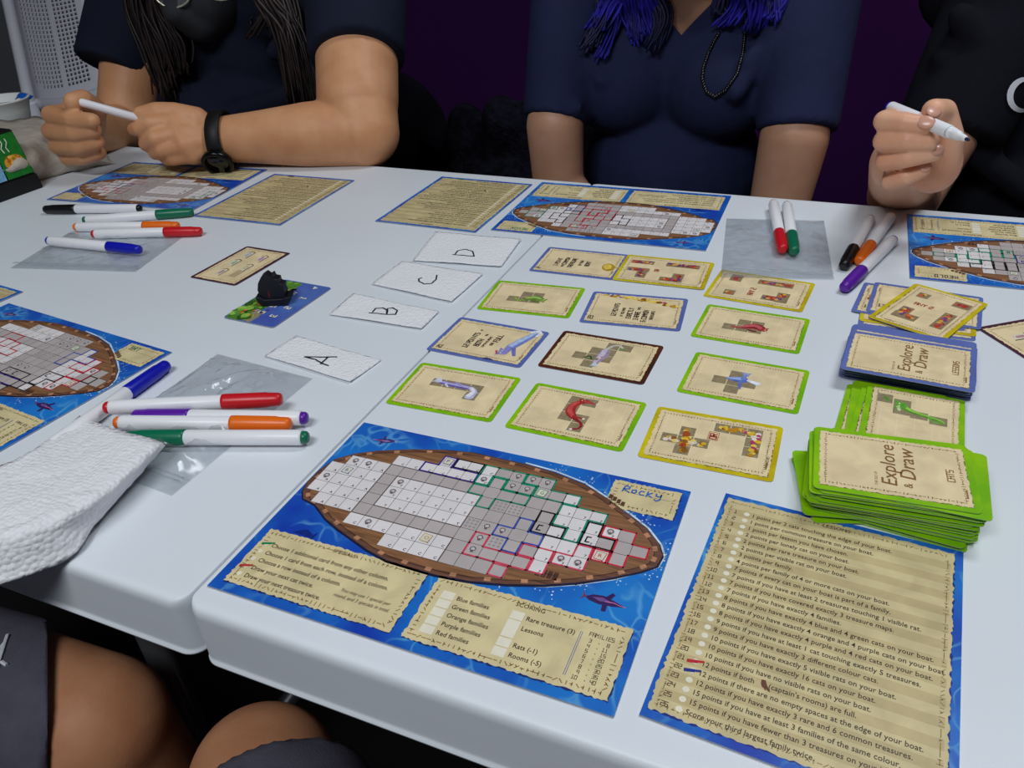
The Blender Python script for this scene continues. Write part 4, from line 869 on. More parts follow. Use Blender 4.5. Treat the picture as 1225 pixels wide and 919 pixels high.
marker('orange', (-.539, .443), (-.415, .474), 'orange capped marker lying mostly behind a red one', G1)
marker('red', (-.503, .428), (-.369, .467), 'red capped marker on the far left pile, its cap pointing right', G1)
marker('blue', (-.536, .395), (-.398, .398), 'blue capped marker lying on the left clear bag', G1, z=.0085)
marker('blue', (-.197, .067), (-.194, .203), 'blue capped marker sticking out from under the folded napkin', G2)
marker('red', (-.186, .128), (-.061, .175), 'red capped marker lying across the near clear bag', G2, z=.0125)
marker('purple', (-.033, .163), (-.162, .129), 'purple marker with its cap at the left, between red and orange', G2, z=.0085)
marker('orange', (-.167, .119), (-.041, .153), 'orange marker between the purple and the green one', G2, z=.0085)
marker('green', (-.018, .144), (-.150, .106), 'green marker nearest the viewer, its cap half under the napkin', G2, z=.0075)
marker('red', (.250, .690), (.272, .545), 'red capped marker lying on the right clear bag', G3, z=.0085)
marker('green', (.265, .688), (.283, .542), 'green capped marker lying on the right clear bag', G3, z=.0085)
marker('black', (.353, .664), (.328, .528), 'black capped marker right of the clear bag', G3)
marker('orange', (.374, .676), (.341, .542), 'orange capped marker between the black and the purple one', G3)
marker('purple', (.374, .608), (.329, .480), 'purple capped marker pointing at the fan of cards', G3)

# ------------------------------------------------------------------ clear bags
def bag_mat():
    m = bpy.data.materials.new('clear_film'); m.use_nodes = True; N = m.node_tree.nodes; L = m.node_tree.links; out = N['Material Output']; N.remove(N['Principled BSDF'])
    tr = N.new('ShaderNodeBsdfTransparent'); tr.inputs[0].default_value = (.91, .92, .93, 1)
    gl = N.new('ShaderNodeBsdfGlossy'); gl.inputs['Roughness'].default_value = .16; gl.inputs['Color'].default_value = (1, 1, 1, 1)
    df = N.new('ShaderNodeBsdfDiffuse'); df.inputs[0].default_value = (.75, .78, .8, 1)
    lw = N.new('ShaderNodeLayerWeight'); lw.inputs[0].default_value = .5; pw = N.new('ShaderNodeMath'); pw.operation = 'POWER'; pw.inputs[1].default_value = 3.2; L.new(lw.outputs['Facing'], pw.inputs[0]); fr = N.new('ShaderNodeMath'); fr.operation = 'MULTIPLY_ADD'; fr.inputs[1].default_value = .45; fr.inputs[2].default_value = .03; L.new(pw.outputs[0], fr.inputs[0])
    tc = N.new('ShaderNodeTexCoord'); n = N.new('ShaderNodeTexNoise'); n.inputs['Scale'].default_value = 30; n.inputs['Detail'].default_value = 1.5; n.inputs['Distortion'].default_value = .8
    L.new(tc.outputs['Object'], n.inputs['Vector']); bp = N.new('ShaderNodeBump'); bp.inputs['Strength'].default_value = .7; bp.inputs['Distance'].default_value = .008; L.new(n.outputs['Fac'], bp.inputs['Height'])
    for q in (gl, df, lw): L.new(bp.outputs[0], q.inputs['Normal'])
    m1 = N.new('ShaderNodeMixShader'); m1.inputs[0].default_value = .08; L.new(tr.outputs[0], m1.inputs[1]); L.new(df.outputs[0], m1.inputs[2])
    m2 = N.new('ShaderNodeMixShader'); L.new(fr.outputs[0], m2.inputs[0]); L.new(m1.outputs[0], m2.inputs[1]); L.new(gl.outputs[0], m2.inputs[2]); L.new(m2.outputs[0], out.inputs[0]); return m
M_bag = bag_mat()
def bag(corners, label, bulge, seed, over=None, folds=3):
    """corners: (x, y) on the table, TL TR BR BL"""
    P = [Vector((x, y, 0)) for x, y in corners]; c = sum(P, Vector()) / 4; n, m_ = 44, 60; R = random.Random(seed)
    v = []; f = []
    def zt(s, t, q):
        e = min(s, 1 - s, t, 1 - t); e = min(1, e * 7)
        h = bulge * e * (.45 + .55 * abs(noise.noise(Vector((s * 4 + seed, t * 3, 1))) * 1.6))
        h += bulge * .55 * e * (1 - abs(noise.noise(Vector((s * 7, t * 3.5 + seed, 3)))) * 2.4) + bulge * .25 * e * noise.noise(Vector((s * 18, t * 30, seed)))
        if over: h += over(q)
        return max(h, 0)
    for side in (0, 1):
        for i in range(n + 1):
            for j in range(m_ + 1):
                s, t = i / n, j / m_; q = P[0].lerp(P[1], s).lerp(P[3].lerp(P[2], s), t) - c
                z_ = .0004 + (zt(s, t, q + c) + .0004 if side else (over(q + c) if over else 0))
                v.append((q.x, q.y, z_))
    W_ = m_ + 1; o_ = (n + 1) * W_
    for i in range(n):
        for j in range(m_):
            a = i * W_ + j; f.append((a, a + W_, a + W_ + 1, a + 1)); a += o_; f.append((a, a + W_, a + W_ + 1, a + 1))
    b = meshobj('clear_bag', v, f, M_bag, smooth=True); b.location = c + Vector((0, 0, TZ)); tag(b, label, 'plastic bag', 'clear zip bags')
    # zip strip along the short end
    bm = bmesh.new()
    for off in (.06, .085):
        pts = [P[3].lerp(P[2], s).lerp(P[0].lerp(P[1], s), off) - c for s in [k / 12 for k in range(13)]]
        tube_bm(bm, [Vector((q.x, q.y, .0016 + (over(q + c) if over else 0) + bulge * .5)) for q in pts], .0006, 6)
    bmobj('zip_strip', bm, M_bag, b, True)
    return b
bag([(.205, .646), (.307, .661), (.321, .509), (.220, .489)], 'clear zip bag under the red and green markers, right of the far board', .0030, 3, over=lambda q: .0009 if q.y < .515 else 0)
bag([(-.549, .437), (-.393, .456), (-.376, .361), (-.529, .335)], 'clear zip bag under the blue marker at the far left', .0045, 5)
bag([(-.171, .236), (-.067, .223), (-.078, .069), (-.180, .082)], 'clear zip bag under the pile of markers near the folded napkin', .0085, 8)

# ------------------------------------------------------------------ people
def lathe_pts(): pass
def head_parts(bm, c, s=1.0, pitch=0.0, yaw=0.0):
    """a head with jaw, nose, brow and ears, facing -y before it is turned"""
    R_ = Euler((pitch, 0, yaw)).to_matrix(); T = lambda x, y, z: c + R_ @ (Vector((x, y, z)) * s)
    e = (pitch, 0, yaw)
    ell(bm, T(0, .012, .03), (.076 * s, .094 * s, .088 * s), e); ell(bm, T(0, -.035, -.035), (.058 * s, .056 * s, .07 * s), e)
    limb(bm, T(0, -.055, -.085), .024 * s, T(0, -.07, -.08), .02 * s)
    limb(bm, T(0, -.088, .005), .009 * s, T(0, -.108, -.024), .012 * s)
    for q in (-1, 1):
        ell(bm, T(.078 * q, .012, -.008), (.010 * s, .018 * s, .03 * s), e); limb(bm, T(.02 * q, -.082, .028), .009 * s, T(.045 * q, -.072, .03), .009 * s); ell(bm, T(.045 * q, -.058, -.025), (.02 * s, .02 * s, .022 * s), e)
    for q in (-1, 1): ell(bm, T(.031 * q, -.0715, .0175), (.0165 * s, .0125 * s, .0085 * s), e); ell(bm, T(.031 * q, -.0705, -.0005), (.015 * s, .011 * s, .005 * s), e)
    limb(bm, T(-.016, -.093, -.052), .0075 * s, T(.016, -.093, -.052), .0075 * s)
    return T
def eyes(T, parent, s=1.0):
    for q in (-1, 1):
        bm = bmesh.new(); ell(bm, T(.031 * q, -.0725, .008), (.0115 * s,) * 3, u=14, v=10); bmobj('eye', bm, mat('eye_white', (225, 222, 218), .2), parent, True)
        bm = bmesh.new(); ell(bm, T(.031 * q, -.0825, .0075), (.0052 * s, .003 * s, .0052 * s), u=12, v=8); bmobj('iris', bm, mat('dark_iris', (34, 22, 18), .2), parent, True)
def strands(name, specs, m, parent, seed=1, r=.0035):
    R = random.Random(seed); bm = bmesh.new()
    for pts, n, spread in specs:
        pts = [Vector(p) for p in pts]
        for k in range(n):
            o = [Vector((R.gauss(0, 1), R.gauss(0, .55), R.gauss(0, .35))) * spread * (.35 + .65 * i / (len(pts) - 1)) for i in range(len(pts))]; b = Vector((R.gauss(0, 1), R.gauss(0, .6), R.gauss(0, .4))) * spread * .6
            Q = [p + b + o[i] * .5 for i, p in enumerate(pts)]; Q[-1] += (Q[-1] - Q[-2]) * R.uniform(-.25, .15)
            P = []
            QQ = [Q[0]] + Q + [Q[-1]]
            for i in range(len(Q) - 1):
                for j in range(5):
                    t = j / 5; p0, p1, p2, p3 = QQ[i], QQ[i + 1], QQ[i + 2], QQ[i + 3]
                    P.append(.5 * (2 * p1 + (p2 - p0) * t + (2 * p0 - 5 * p1 + 4 * p2 - p3) * t * t + (3 * p1 - p0 - 3 * p2 + p3) * t ** 3))
            P.append(Q[-1]); L_ = len(P)
            tube_bm(bm, P, [r * (.5 + .7 * math.sin(PI * min(1, .15 + .85 * i / L_))) + .0004 for i in range(L_)], 5, .6)
    return bmobj(name, bm, m, parent, True)
def nail(parent, p, d, up, s=.006):
    d = Vector(d).normalized(); up = Vector(up); up = (up - d * up.dot(d)).normalized(); x = d.cross(up)
    bm = bmesh.new(); M_ = Matrix((d, x, up)).transposed().to_4x4(); M_.translation = Vector(p)
    bmesh.ops.create_uvsphere(bm, u_segments=14, v_segments=8, radius=1, matrix=M_ @ Matrix.Diagonal((s * 1.15, s * .9, s * .3, 1)))
    return bmobj('fingernail', bm, M_nail, parent, True)
def hand(bm, wrist, rw, fingers, palm_r=.0125):
    """fingers: chains of (point, radius) starting at the knuckle; the first is the thumb starting at its root"""
    for i, ch in enumerate(fingers):
        pts = [c[0] for c in ch]; rs = [c[1] for c in ch]; chain(bm, pts, rs)
        limb(bm, wrist, rw * .72 if i else rw * .6, pts[0], palm_r if i else rs[0])
    kn = [c[0][0] for c in fingers[1:]]
    for a, b in zip(kn[:-1], kn[1:]): limb(bm, a, palm_r, b, palm_r)
    mid = (kn[0] + kn[-1] + Vector(wrist)) / 3; limb(bm, fingers[0][0][0], palm_r * 1.1, mid, palm_r * 1.15)
Z = lambda u, v, y, x0, y0, s: ry(x0 + u / s, y0 + v / s, y)

# --- person at the left, watch on the wrist
pl = empty('person', (-.62, .95, 0)); tag(pl, 'long-haired person in a dark t-shirt wearing a black watch, hands on a marker', 'person')
pl.location = (0, 0, 0)
A1 = lambda u, v, y: Z(u, v, y, 0, 0, 3.829)
wr = A1(1000, 640, .705); el = ry(436, 158, .775); sh = ry(425, -30, .93)
bm = bmesh.new()
chain(bm, [wr, wr.lerp(el, .3), wr.lerp(el, .62), el], [.031, .037, .045, .049]); limb(bm, el, .05, ry(428, 120, .80), .056); limb(bm, ry(428, 120, .80), .058, sh, .062)
hand(bm, wr, .031, [
    [(A1(900, 545, .695), .017), (A1(800, 510, .685), .0125), (A1(715, 505, .672), .0115), (A1(640, 520, .662), .0095)],
    [(A1(800, 560, .675), .0135), (A1(690, 565, .655), .0118), (A1(640, 590, .65), .0108), (A1(615, 592, .655), .0098)],
    [(A1(820, 615, .665), .0135), (A1(715, 635, .645), .0118), (A1(670, 660, .652), .0108), (A1(690, 665, .67), .0098)],
    [(A1(850, 665, .66), .013), (A1(745, 688, .645), .0112), (A1(712, 700, .655), .0102), (A1(730, 702, .67), .0095)],
    [(A1(885, 705, .665), .0125), (A1(800, 725, .652), .0105), (A1(765, 728, .66), .0098), (A1(780, 728, .675), .009)]], .015)
w2 = A1(330, 580, .665); e2 = ry(150, 158, .84); s2 = ry(168, -20, .97)
limb(bm, w2, .031, e2, .045); limb(bm, e2, .047, s2, .055)
hand(bm, w2, .031, [
    [(A1(420, 600, .66), .018), (A1(440, 500, .645), .014), (A1(380, 455, .625), .0135), (A1(335, 465, .608), .0125)],
    [(A1(300, 520, .65), .0135), (A1(232, 525, .615), .0125), (A1(330, 545, .600), .0118), (A1(425, 552, .598), .0098)],
    [(A1(300, 590, .652), .0135), (A1(232, 600, .615), .0125), (A1(340, 608, .600), .0118), (A1(430, 595, .606), .0105)],
    [(A1(320, 650, .655), .013), (A1(262, 668, .62), .012), (A1(360, 672, .605), .0115), (A1(445, 650, .612), .0105)],
    [(A1(350, 700, .66), .0125), (A1(310, 725, .63), .0112), (A1(390, 722, .617), .0108), (A1(455, 700, .622), .0098)]], .015)
TL_ = [(ry(285, 40, 1.0), (.155, .105, .17)), (ry(285, 150, .97), (.165, .125, .13)), (ry(290, 240, 1.0), (.165, .13, .12)), (ry(290, -40, 1.0), (.15, .085, .07))]
for c_, r_ in TL_: ell(bm, c_, tuple(q - .008 for q in r_))
hc = ry(236, -70, .915); limb(bm, ry(280, -40, .99), .05, hc, .05)
T = head_parts(bm, hc, 1.05, .62, -.12)
body = fuse('body', bm, .0023, 5, M_skin, pl)
eyes(T, pl, 1.05)
# shirt with sleeves
bm = bmesh.new()
for c_, r_ in TL_: ell(bm, c_, r_)
for a_, ra, b_, rb in ((sh, .078, ry(427, 70, .835), .070), (s2, .075, ry(136, 83, .875), .064)): sleeve(bm, a_ + (a_ - b_) * .1, ra, b_, rb); limb(bm, a_, ra - .004, ry(285, 10, 1.0), .08)
for a_, b_ in ((ry(330, 60, .9), ry(380, 20, .9)), (ry(230, 150, .88), ry(360, 110, .87)), (ry(210, 175, .87), ry(340, 150, .86))): limb(bm, a_, .018, b_, .018)
fuse('t_shirt', bm, .006, 6, M_navy2, pl)
# mask, spectacles
bm = bmesh.new(); limb(bm, T(0, -.088, .0), .012, T(0, -.108, -.026), .019); limb(bm, T(0, -.108, -.026), .019, T(0, -.09, -.06), .03); ell(bm, T(0, -.048, -.046), (.064, .062, .066), (.62, 0, -.12)); ell(bm, T(0, -.07, -.06), (.042, .05, .045), (.62, 0, -.12)); fuse('face_mask', bm, .004, 4, M_mask, pl)
M_rim = mat('pale_metal_rim', (190, 188, 170), .25, .6, metal=.6)
gl = None
for c_, q in ((ry(205, -14, .835), -1), (ry(262, -24, .83), 1)):
    bm = bmesh.new(); tube_bm(bm, [c_ + RT * (.030 * math.cos(a)) + (UP * .9 - FW * .3) * (.028 * math.sin(a)) for a in [2 * PI * k / 24 for k in range(25)]], .0016, 8)
    g_ = bmobj('spectacle_rim', bm, M_rim, pl, True)
    bm = bmesh.new(); vs_ = [bm.verts.new(c_ + RT * (.029 * math.cos(a)) + (UP * .9 - FW * .3) * (.027 * math.sin(a))) for a in [2 * PI * k / 24 for k in range(24)]]; bm.faces.new(vs_)
    bmobj('lens', bm, M_bag, g_)
H = lambda *P: [ry(*p) for p in P]
strands('hair', [
    (H((225, -160, .93), (175, -90, .90), (165, 0, .87), (185, 60, .865), (200, 110, .86)), 110, .012), (H((225, -160, .93), (190, -80, .88), (185, 0, .86), (205, 50, .86), (212, 84, .86)), 90, .013),
    (H((235, -160, .93), (300, -90, .90), (335, 0, .87), (352, 60, .855), (372, 130, .85)), 110, .0115), (H((240, -160, .93), (290, -80, .88), (316, -10, .86), (345, 40, .86), (358, 120, .852)), 90, .013),
    (H((240, -160, .97), (215, -60, .97), (210, -10, .93), (214, 20, .90)), 30, .012), (H((240, -160, .97), (290, -60, .97), (306, -10, .93), (312, 24, .90)), 30, .012),
    (H((262, -120, .9), (300, -40, .87), (318, 8, .865), (300, 42, .86)), 10, .006)], M_bh, pl, 3, .0024)
bm = bmesh.new(); ell(bm, T(0, .03, .035), (.09, .098, .1), (.62, 0, -.12)); bmobj('hair_crown', bm, M_bh, pl, True)
# watch
wa = empty('wristwatch', (0, 0, 0)); wa.parent = pl
ax = (el - wr).normalized(); side = (Vector((0.02, -.86, -.5)) - ax * Vector((0.02, -.86, -.5)).dot(ax)).normalized(); oth = ax.cross(side); wc = wr + ax * .006
bm = bmesh.new(); W_ = 36
for k in range(W_):
    pass
rings = []
for off, rr in ((-.0105, .0385), (-.009, .0405), (.009, .0405), (.0105, .0385), (.009, .037), (-.009, .037)):
    rings.append([bm.verts.new(wc + ax * off + (side * math.cos(2 * PI * i / W_) + oth * math.sin(2 * PI * i / W_) * .98) * rr) for i in range(W_)])
for j in range(6):
    a, b = rings[j], rings[(j + 1) % 6]
    for i in range(W_): bm.faces.new((a[i], a[(i + 1) % W_], b[(i + 1) % W_], b[i]))
bmobj('strap', bm, mat('black_rubber', (13, 13, 15), .55, .4), wa, True)
def disc_stack(name, c, nrm, prof, m, parent, n=36):
    nrm = nrm.normalized(); u = nrm.cross(Vector((0, 0, 1))).normalized(); v = nrm.cross(u); bm = bmesh.new(); prev = None
    for h, r in prof:
        ring = [bm.verts.new(c + nrm * h + (u * math.cos(2 * PI * i / n) + v * math.sin(2 * PI * i / n)) * r) for i in range(n)]
        if prev:
            for i in range(n): bm.faces.new((prev[i], prev[(i + 1) % n], ring[(i + 1) % n], ring[i]))
        else: bm.faces.new(list(reversed(ring)))
        prev = ring
    bm.faces.new(prev); bmesh.ops.recalc_face_normals(bm, faces=bm.faces); return bmobj(name, bm, m, parent, True)
fc = wc + side * .040
disc_stack('case', fc, side, [(-.004, .019), (0, .0215), (.006, .0225), (.0085, .0205), (.0085, .0175), (.0072, .0172)], mat('black_metal', (16, 16, 18), .25, .6, metal=.6), wa)
disc_stack('dial', fc, side, [(.0070, .0170), (.0074, .0170)], mat('dark_glass', (6, 8, 8), .08, .6), wa)
bm = bmesh.new(); p0 = fc + ax * .002 + oth * .0; limb(bm, fc + oth * .021 + ax * .006, .0022, fc + oth * .024 + ax * .004, .0022, 10); bmobj('lug', bm, mat('chrome', (200, 200, 200), .15, .6, metal=1), wa, True)

mk = marker('blue', (0, 0), (.1, 0), 'white marker held between both hands of the person with the watch', 'markers held in hands', capped=True)
a_, b_ = ry(97, 122.5, .612), ry(186, 147, .672); d_ = (b_ - a_).normalized(); mk.location = a_ - d_ * .010; mk.rotation_quaternion = d_.to_track_quat('X', 'Z')
for ch_ in mk.children:
    if ch_.name.startswith('cap'): ch_.data.materials[0] = M_white

# --- person in the middle, blue hair
pm = empty('person'); tag(pm, 'person with bright blue hair in a navy v-neck t-shirt, arms down behind the table', 'person')
bm = bmesh.new()
sL, sR = ry(690, -10, .96), ry(968, -5, .96); eL, eR = ry(668, 222, .865), ry(928, 262, .865)
limb(bm, sL, .052, ry(664, 150, .87), .040); limb(bm, ry(664, 150, .87), .041, eL, .037); limb(bm, eL, .037, ry(735, 296, .84), .030)
limb(bm, sR, .052, ry(950, 165, .88), .043); limb(bm, ry(950, 165, .88), .044, eR, .038); limb(bm, eR, .036, ry(855, 318, .84), .030)
for w_, x_ in ((ry(735, 296, .84), 1), (ry(855, 318, .84), -1)):
    for k in range(5): f0 = w_ + Vector((.05 * x_, -.005, -.02 + .013 * (k - 2))); limb(bm, w_, .02, f0, .012); limb(bm, f0, .010, f0 + Vector((.055 * x_ * (1 - abs(k - 2) * .12), .01, -.012)), .008)
TM_ = [(ry(808, 60, 1.02), (.150, .115, .17)), (ry(745, 95, .95), (.082, .075, .078)), (ry(862, 100, .95), (.082, .075, .078)), (ry(803, 200, 1.0), (.135, .115, .13)), (ry(803, 290, 1.02), (.15, .12, .12)), (ry(815, -25, 1.01), (.135, .08, .06))]
for c_, r_ in TM_: ell(bm, c_, tuple(q - .006 for q in r_))
ell(bm, ry(815, 30, .935), (.06, .02, .06), (.35, 0, 0))
hc = ry(822, -136, .91); limb(bm, ry(815, 0, .985), .054, hc + Vector((0, .03, -.02)), .05)
T = head_parts(bm, hc, 1.0, .25, .02)
fuse('body', bm, .0034, 3, M_skin2, pm); eyes(T, pm)
bm = bmesh.new(); limb(bm, T(-.02, -.098, -.052), .005, T(.02, -.098, -.052), .005); bmobj('lips', bm, mat('dark_red_lips', (120, 40, 44), .35), pm, True)
bm = bmesh.new()
for c_, r_ in TM_: ell(bm, c_, r_)
ell(bm, ry(815, 30, .935), (.068, .024, .068), (.35, 0, 0))
for a_, ra, b_, rb in ((sL, .066, ry(664, 144, .873), .0465), (sR, .066, ry(953, 157, .883), .0515)): sleeve(bm, a_ + (a_ - b_) * .1, ra, b_, rb); limb(bm, a_, ra - .004, ry(815, 0, 1.02), .075)
for a_, ra, b_, rb in ((ry(700, 60, .89), .010, ry(720, 95, .88), .012), (ry(700, 40, .91), .006, ry(712, 70, .90), .006), (ry(905, 70, .89), .012, ry(880, 110, .875), .014), (ry(925, 40, .90), .012, ry(895, 75, .885), .012),
        (ry(640, 120, .87), .008, ry(690, 128, .855), .009)): limb(bm, a_, ra, b_, rb)
tee = fuse('t_shirt', bm, .0055, 5, M_navy, pm)
# cut the V of the neckline
bm = bmesh.new(); bm.from_mesh(tee.data); va = ry(815, 42, .9); vl = ry(776, 0, .9); vr = ry(856, 0, .9)
def side_plane(a, b): d = (b - a).normalized(); v_ = (a - CAM).normalized(); return d.cross(v_).normalized()
nl, nr = side_plane(va, vl), side_plane(va, vr)
if nl.dot(vr - va) < 0: nl = -nl
if nr.dot(vl - va) < 0: nr = -nr
for n_ in (nl, nr):
    g = [f for f in bm.faces if f.calc_center_median().y < .99 and (f.calc_center_median() - va).length < .16]; ge = list({e for f in g for e in f.edges}); gv = list({v for f in g for v in f.verts})
    bmesh.ops.bisect_plane(bm, geom=g + ge + gv, plane_co=va, plane_no=n_)
dl = [f for f in bm.faces if f.calc_center_median().y < .99 and (f.calc_center_median() - va).dot(nl) > 0 and (f.calc_center_median() - va).dot(nr) > 0]
bmesh.ops.delete(bm, geom=dl, context='FACES'); bm.to_mesh(tee.data); bm.free()
so = tee.modifiers.new('s', 'SOLIDIFY'); so.thickness = .002; so.offset = -1
tee_bvh = BVHTree.FromObject(tee, DG())
def on_tee(bvh, u, v, off=.002):
    d = (RT * ((u - 612.5) / FPX) + UP * ((459.5 - v) / FPX) + FW).normalized(); h = bvh.ray_cast(CAM, d)
    return (h[0] - d * off) if h[0] and (h[0] - CAM).length < 2 else rd(u, v, .75 if v > 600 else 1.1)
for a_, b_ in (((662 - 30, 141), (695, 148)),): pass
def surf_lock(P, y0=.93): return [on_tee(tee_bvh, u, v, .012) if v > -5 else ry(u, v, y) for u, v, y in P]
strands('hair', [(surf_lock([(790, -150, .90), (745, -90, .90), (738, -20, .90), (725, 8, .9), (712, 34, .9)]), 88, .008), (surf_lock([(800, -150, .90), (752, -90, .88), (752, -20, .88), (757, 15, .88), (765, 46, .9)]), 88, .008),
    (surf_lock([(800, -150, .90), (762, -90, .87), (768, -20, .87), (778, 15, .88), (786, 40, .9)]), 78, .007), (surf_lock([(800, -150, .90), (758, -90, .89), (730, -20, .89), (735, 20, .88), (716, 70, .9)]), 18, .005),
    (surf_lock([(840, -150, .90), (888, -90, .89), (882, -20, .88), (885, 2, .88), (868, 26, .9)]), 88, .008), (surf_lock([(840, -150, .90), (890, -90, .90), (910, -20, .89), (912, 4, .88), (903, 34, .9)]), 93, .009), (surf_lock([(840, -150, .90), (892, -90, .91), (925, -20, .9), (930, 0, .88), (926, 22, .9)]), 62, .007)], M_blh, pm, 5, .0017)
strands('dark_hair', [(surf_lock([(790, -150, .92), (740, -90, .91), (722, -20, .92), (720, 20, .9), (705, 55, .9)]), 66, .008), (surf_lock([(800, -150, .92), (765, -90, .91), (775, -20, .9), (790, 20, .9), (779, 58, .9)]), 60, .008), (surf_lock([(840, -150, .92), (880, -90, .91), (868, -20, .9), (862, 5, .9), (860, 16, .9)]), 48, .006)], M_blh2, pm, 6, .0018)
bm = bmesh.new(); ell(bm, T(0, .02, .035), (.088, .1, .096), (.25, 0, .02)); bmobj('hair_crown', bm, M_blh, pm, True)
# bead necklace on the shirt
bp_ = [(893, -40), (893, 0), (891, 40), (889, 62), (882, 88), (868, 108), (855, 116), (845, 110), (840, 95), (841, 82), (848, 62), (855, 48), (861, 38)]
pts = []
for (a, b) in zip(bp_[:-1], bp_[1:]):
    n_ = max(1, round(math.hypot(b[0] - a[0], b[1] - a[1]) / 2.9))
    for k in range(n_): pts.append((a[0] + (b[0] - a[0]) * k / n_, a[1] + (b[1] - a[1]) * k / n_))
nk_ = empty('bead_necklace'); nk_.parent = pm
bead = None
for u, v in pts:
    q = on_tee(tee_bvh, u, v, .0035) if v > -30 else ry(u, v, .88)
    if bead is None:
        bm = bmesh.new(); bmesh.ops.create_uvsphere(bm, u_segments=10, v_segments=7, radius=.0025); bead = bmobj('bead', bm, mat('black_glass_bead', (16, 15, 16), .15, .6), nk_, True); o = bead
    else: o = link(bead.copy(), nk_)
    o.location = q

# --- person at the right
pr = empty('person'); tag(pr, 'person in a black t-shirt with a white letter on the chest, raising an open marker', 'person')
F_ = lambda u, v, y: Z(u, v, y, 1020, 100, 5.405)
bm = bmesh.new()
wr = F_(310, 515, .645); el = ry(1082, 232, .86); sh = ry(1206, 10, .98)
limb(bm, wr, .029, el, .043); limb(bm, el, .044, sh, .055)
fin = [[(F_(585, 520, .610), .0155), (F_(628, 350, .600), .0122), (F_(590, 180, .592), .0108), (F_(525, 175, .572), .0102)],
    [(F_(270, 235, .612), .0120), (F_(205, 243, .572), .0096), (F_(335, 250, .560), .0088), (F_(462, 268, .556), .0076)],
    [(F_(245, 340, .615), .0120), (F_(200, 372, .570), .0095), (F_(350, 372, .558), .0087), (F_(500, 372, .562), .0080)],
    [(F_(255, 440, .617), .0118), (F_(215, 502, .575), .0093), (F_(360, 482, .562), .0085), (F_(530, 448, .570), .0078)],
    [(F_(290, 545, .620), .0110), (F_(245, 632, .582), .0085), (F_(345, 605, .570), .0080), (F_(455, 558, .576), .0068)]]
hand(bm, wr, .029, fin, .0128)
ell(bm, F_(530, 520, .612), (.024, .018, .028)); ell(bm, F_(420, 430, .618), (.032, .014, .036))
TR_ = [(ry(1268, 120, 1.03), (.165, .115, .2)), (ry(1268, 250, 1.0), (.17, .13, .14)), (ry(1265, -10, 1.05), (.16, .085, .08))]
for c_, r_ in TR_: ell(bm, c_, tuple(q - .008 for q in r_))
hc = ry(1262, -170, 1.0); limb(bm, ry(1262, -20, 1.04), .055, hc, .052); T = head_parts(bm, hc, 1.05, .3, .3)
for q in (1,):
    s4 = ry(1370, 10, 1.05); e4 = ry(1400, 270, .97); w4 = ry(1310, 360, .90); limb(bm, s4, .055, e4, .043); limb(bm, e4, .043, w4, .03)
    for k in range(5): f0 = w4 + Vector((-.055, -.01 + .004 * k, .03 - .017 * k)); limb(bm, w4, .024, f0, .013); limb(bm, f0, .0105, f0 + Vector((-.045, -.018, -.008)), .0092); limb(bm, f0 + Vector((-.045, -.018, -.008)), .0092, f0 + Vector((-.055, -.002, -.022)), .0082)
fuse('body', bm, .0018, 3, M_skin3, pr); eyes(T, pr, 1.05)
vw = lambda p: (CAM - p).normalized()
for c_, s_ in ((fin[1], .0068), (fin[3], .0062), (fin[4], .0056)):
    tip, dd = c_[3][0], (c_[3][0] - c_[2][0]); nail(pr, tip + dd.normalized() * .001 + (vw(tip) * .75 + Vector((0, 0, .35))) * c_[3][1] * .95, dd, vw(tip) + Vector((0, 0, .5)), s_)
tip = fin[0][3][0]; nail(pr, tip + vw(tip) * .0098, (fin[0][3][0] - fin[0][2][0]) + Vector((0, 0, -.012)), vw(tip) + Vector((0, 0, .2)), .0072)
bm = bmesh.new()
for c_, r_ in TR_: ell(bm, c_, r_)
for a_, ra, b_, rb in ((sh, .075, ry(1132, 165, .90), .064), (s4, .075, s4.lerp(e4, .7), .064)): sleeve(bm, a_ + (a_ - b_) * .1, ra, b_, rb); limb(bm, a_, ra - .004, ry(1275, 10, 1.05), .07)
for a_, b_ in ((ry(1150, 20, .9), ry(1195, 100, .9)), (ry(1130, 70, .9), ry(1170, 140, .9)), (ry(1160, 180, .9), ry(1230, 230, .88))): limb(bm, a_, .016, b_, .018)
tee = fuse('t_shirt', bm, .006, 5, M_black, pr); bv = BVHTree.FromObject(tee, DG())
bm = bmesh.new(); prev = None
for k in range(19):
    a = math.radians(52 + 256 * k / 18); th = 3.4 * math.sin(PI * min(1, max(.06, k / 18))) ** .8 + .5
    cu, cv = 1226 + 17.5 * math.cos(a) + 2.2 * math.sin(a), 113.5 - 19 * math.sin(a)
    ru, rv = math.cos(a), -math.sin(a)
    q = [bm.verts.new(on_tee(bv, cu + ru * th, cv + rv * th, .003)), bm.verts.new(on_tee(bv, cu - ru * th, cv - rv * th, .003))]
    if prev: bm.faces.new((prev[0], prev[1], q[1], q[0]))
    prev = q
lt = bmobj('printed_letter', bm, mat('white_print', (215, 218, 226), .7), pr, True); lt['label'] = 'white printed letter C'
mk = marker('blue', (0, 0), (.1, 0), 'open white marker with a blue end held up by the person at the right', 'markers held in hands', capped=False)
a_, b_ = ry(1073, 131.5, .603), ry(1160, 168, .515); d_ = (b_ - a_).normalized(); mk.location = b_ - d_ * .1165; mk.rotation_quaternion = d_.to_track_quat('X', 'Z')
strands('hair', [([hc + Vector((x * .3, -.03, .12)), hc + Vector((x, .0, .06)), hc + Vector((x * 1.1, .02, -.04))], 16, .012) for x in (-.09, -.06, .06, .09)], M_bh, pr, 8, .005)
bm = bmesh.new(); ell(bm, T(0, .026, .052), (.086, .1, .085), (.3, 0, .3)); bmobj('hair_crown', bm, M_bh, pr, True)

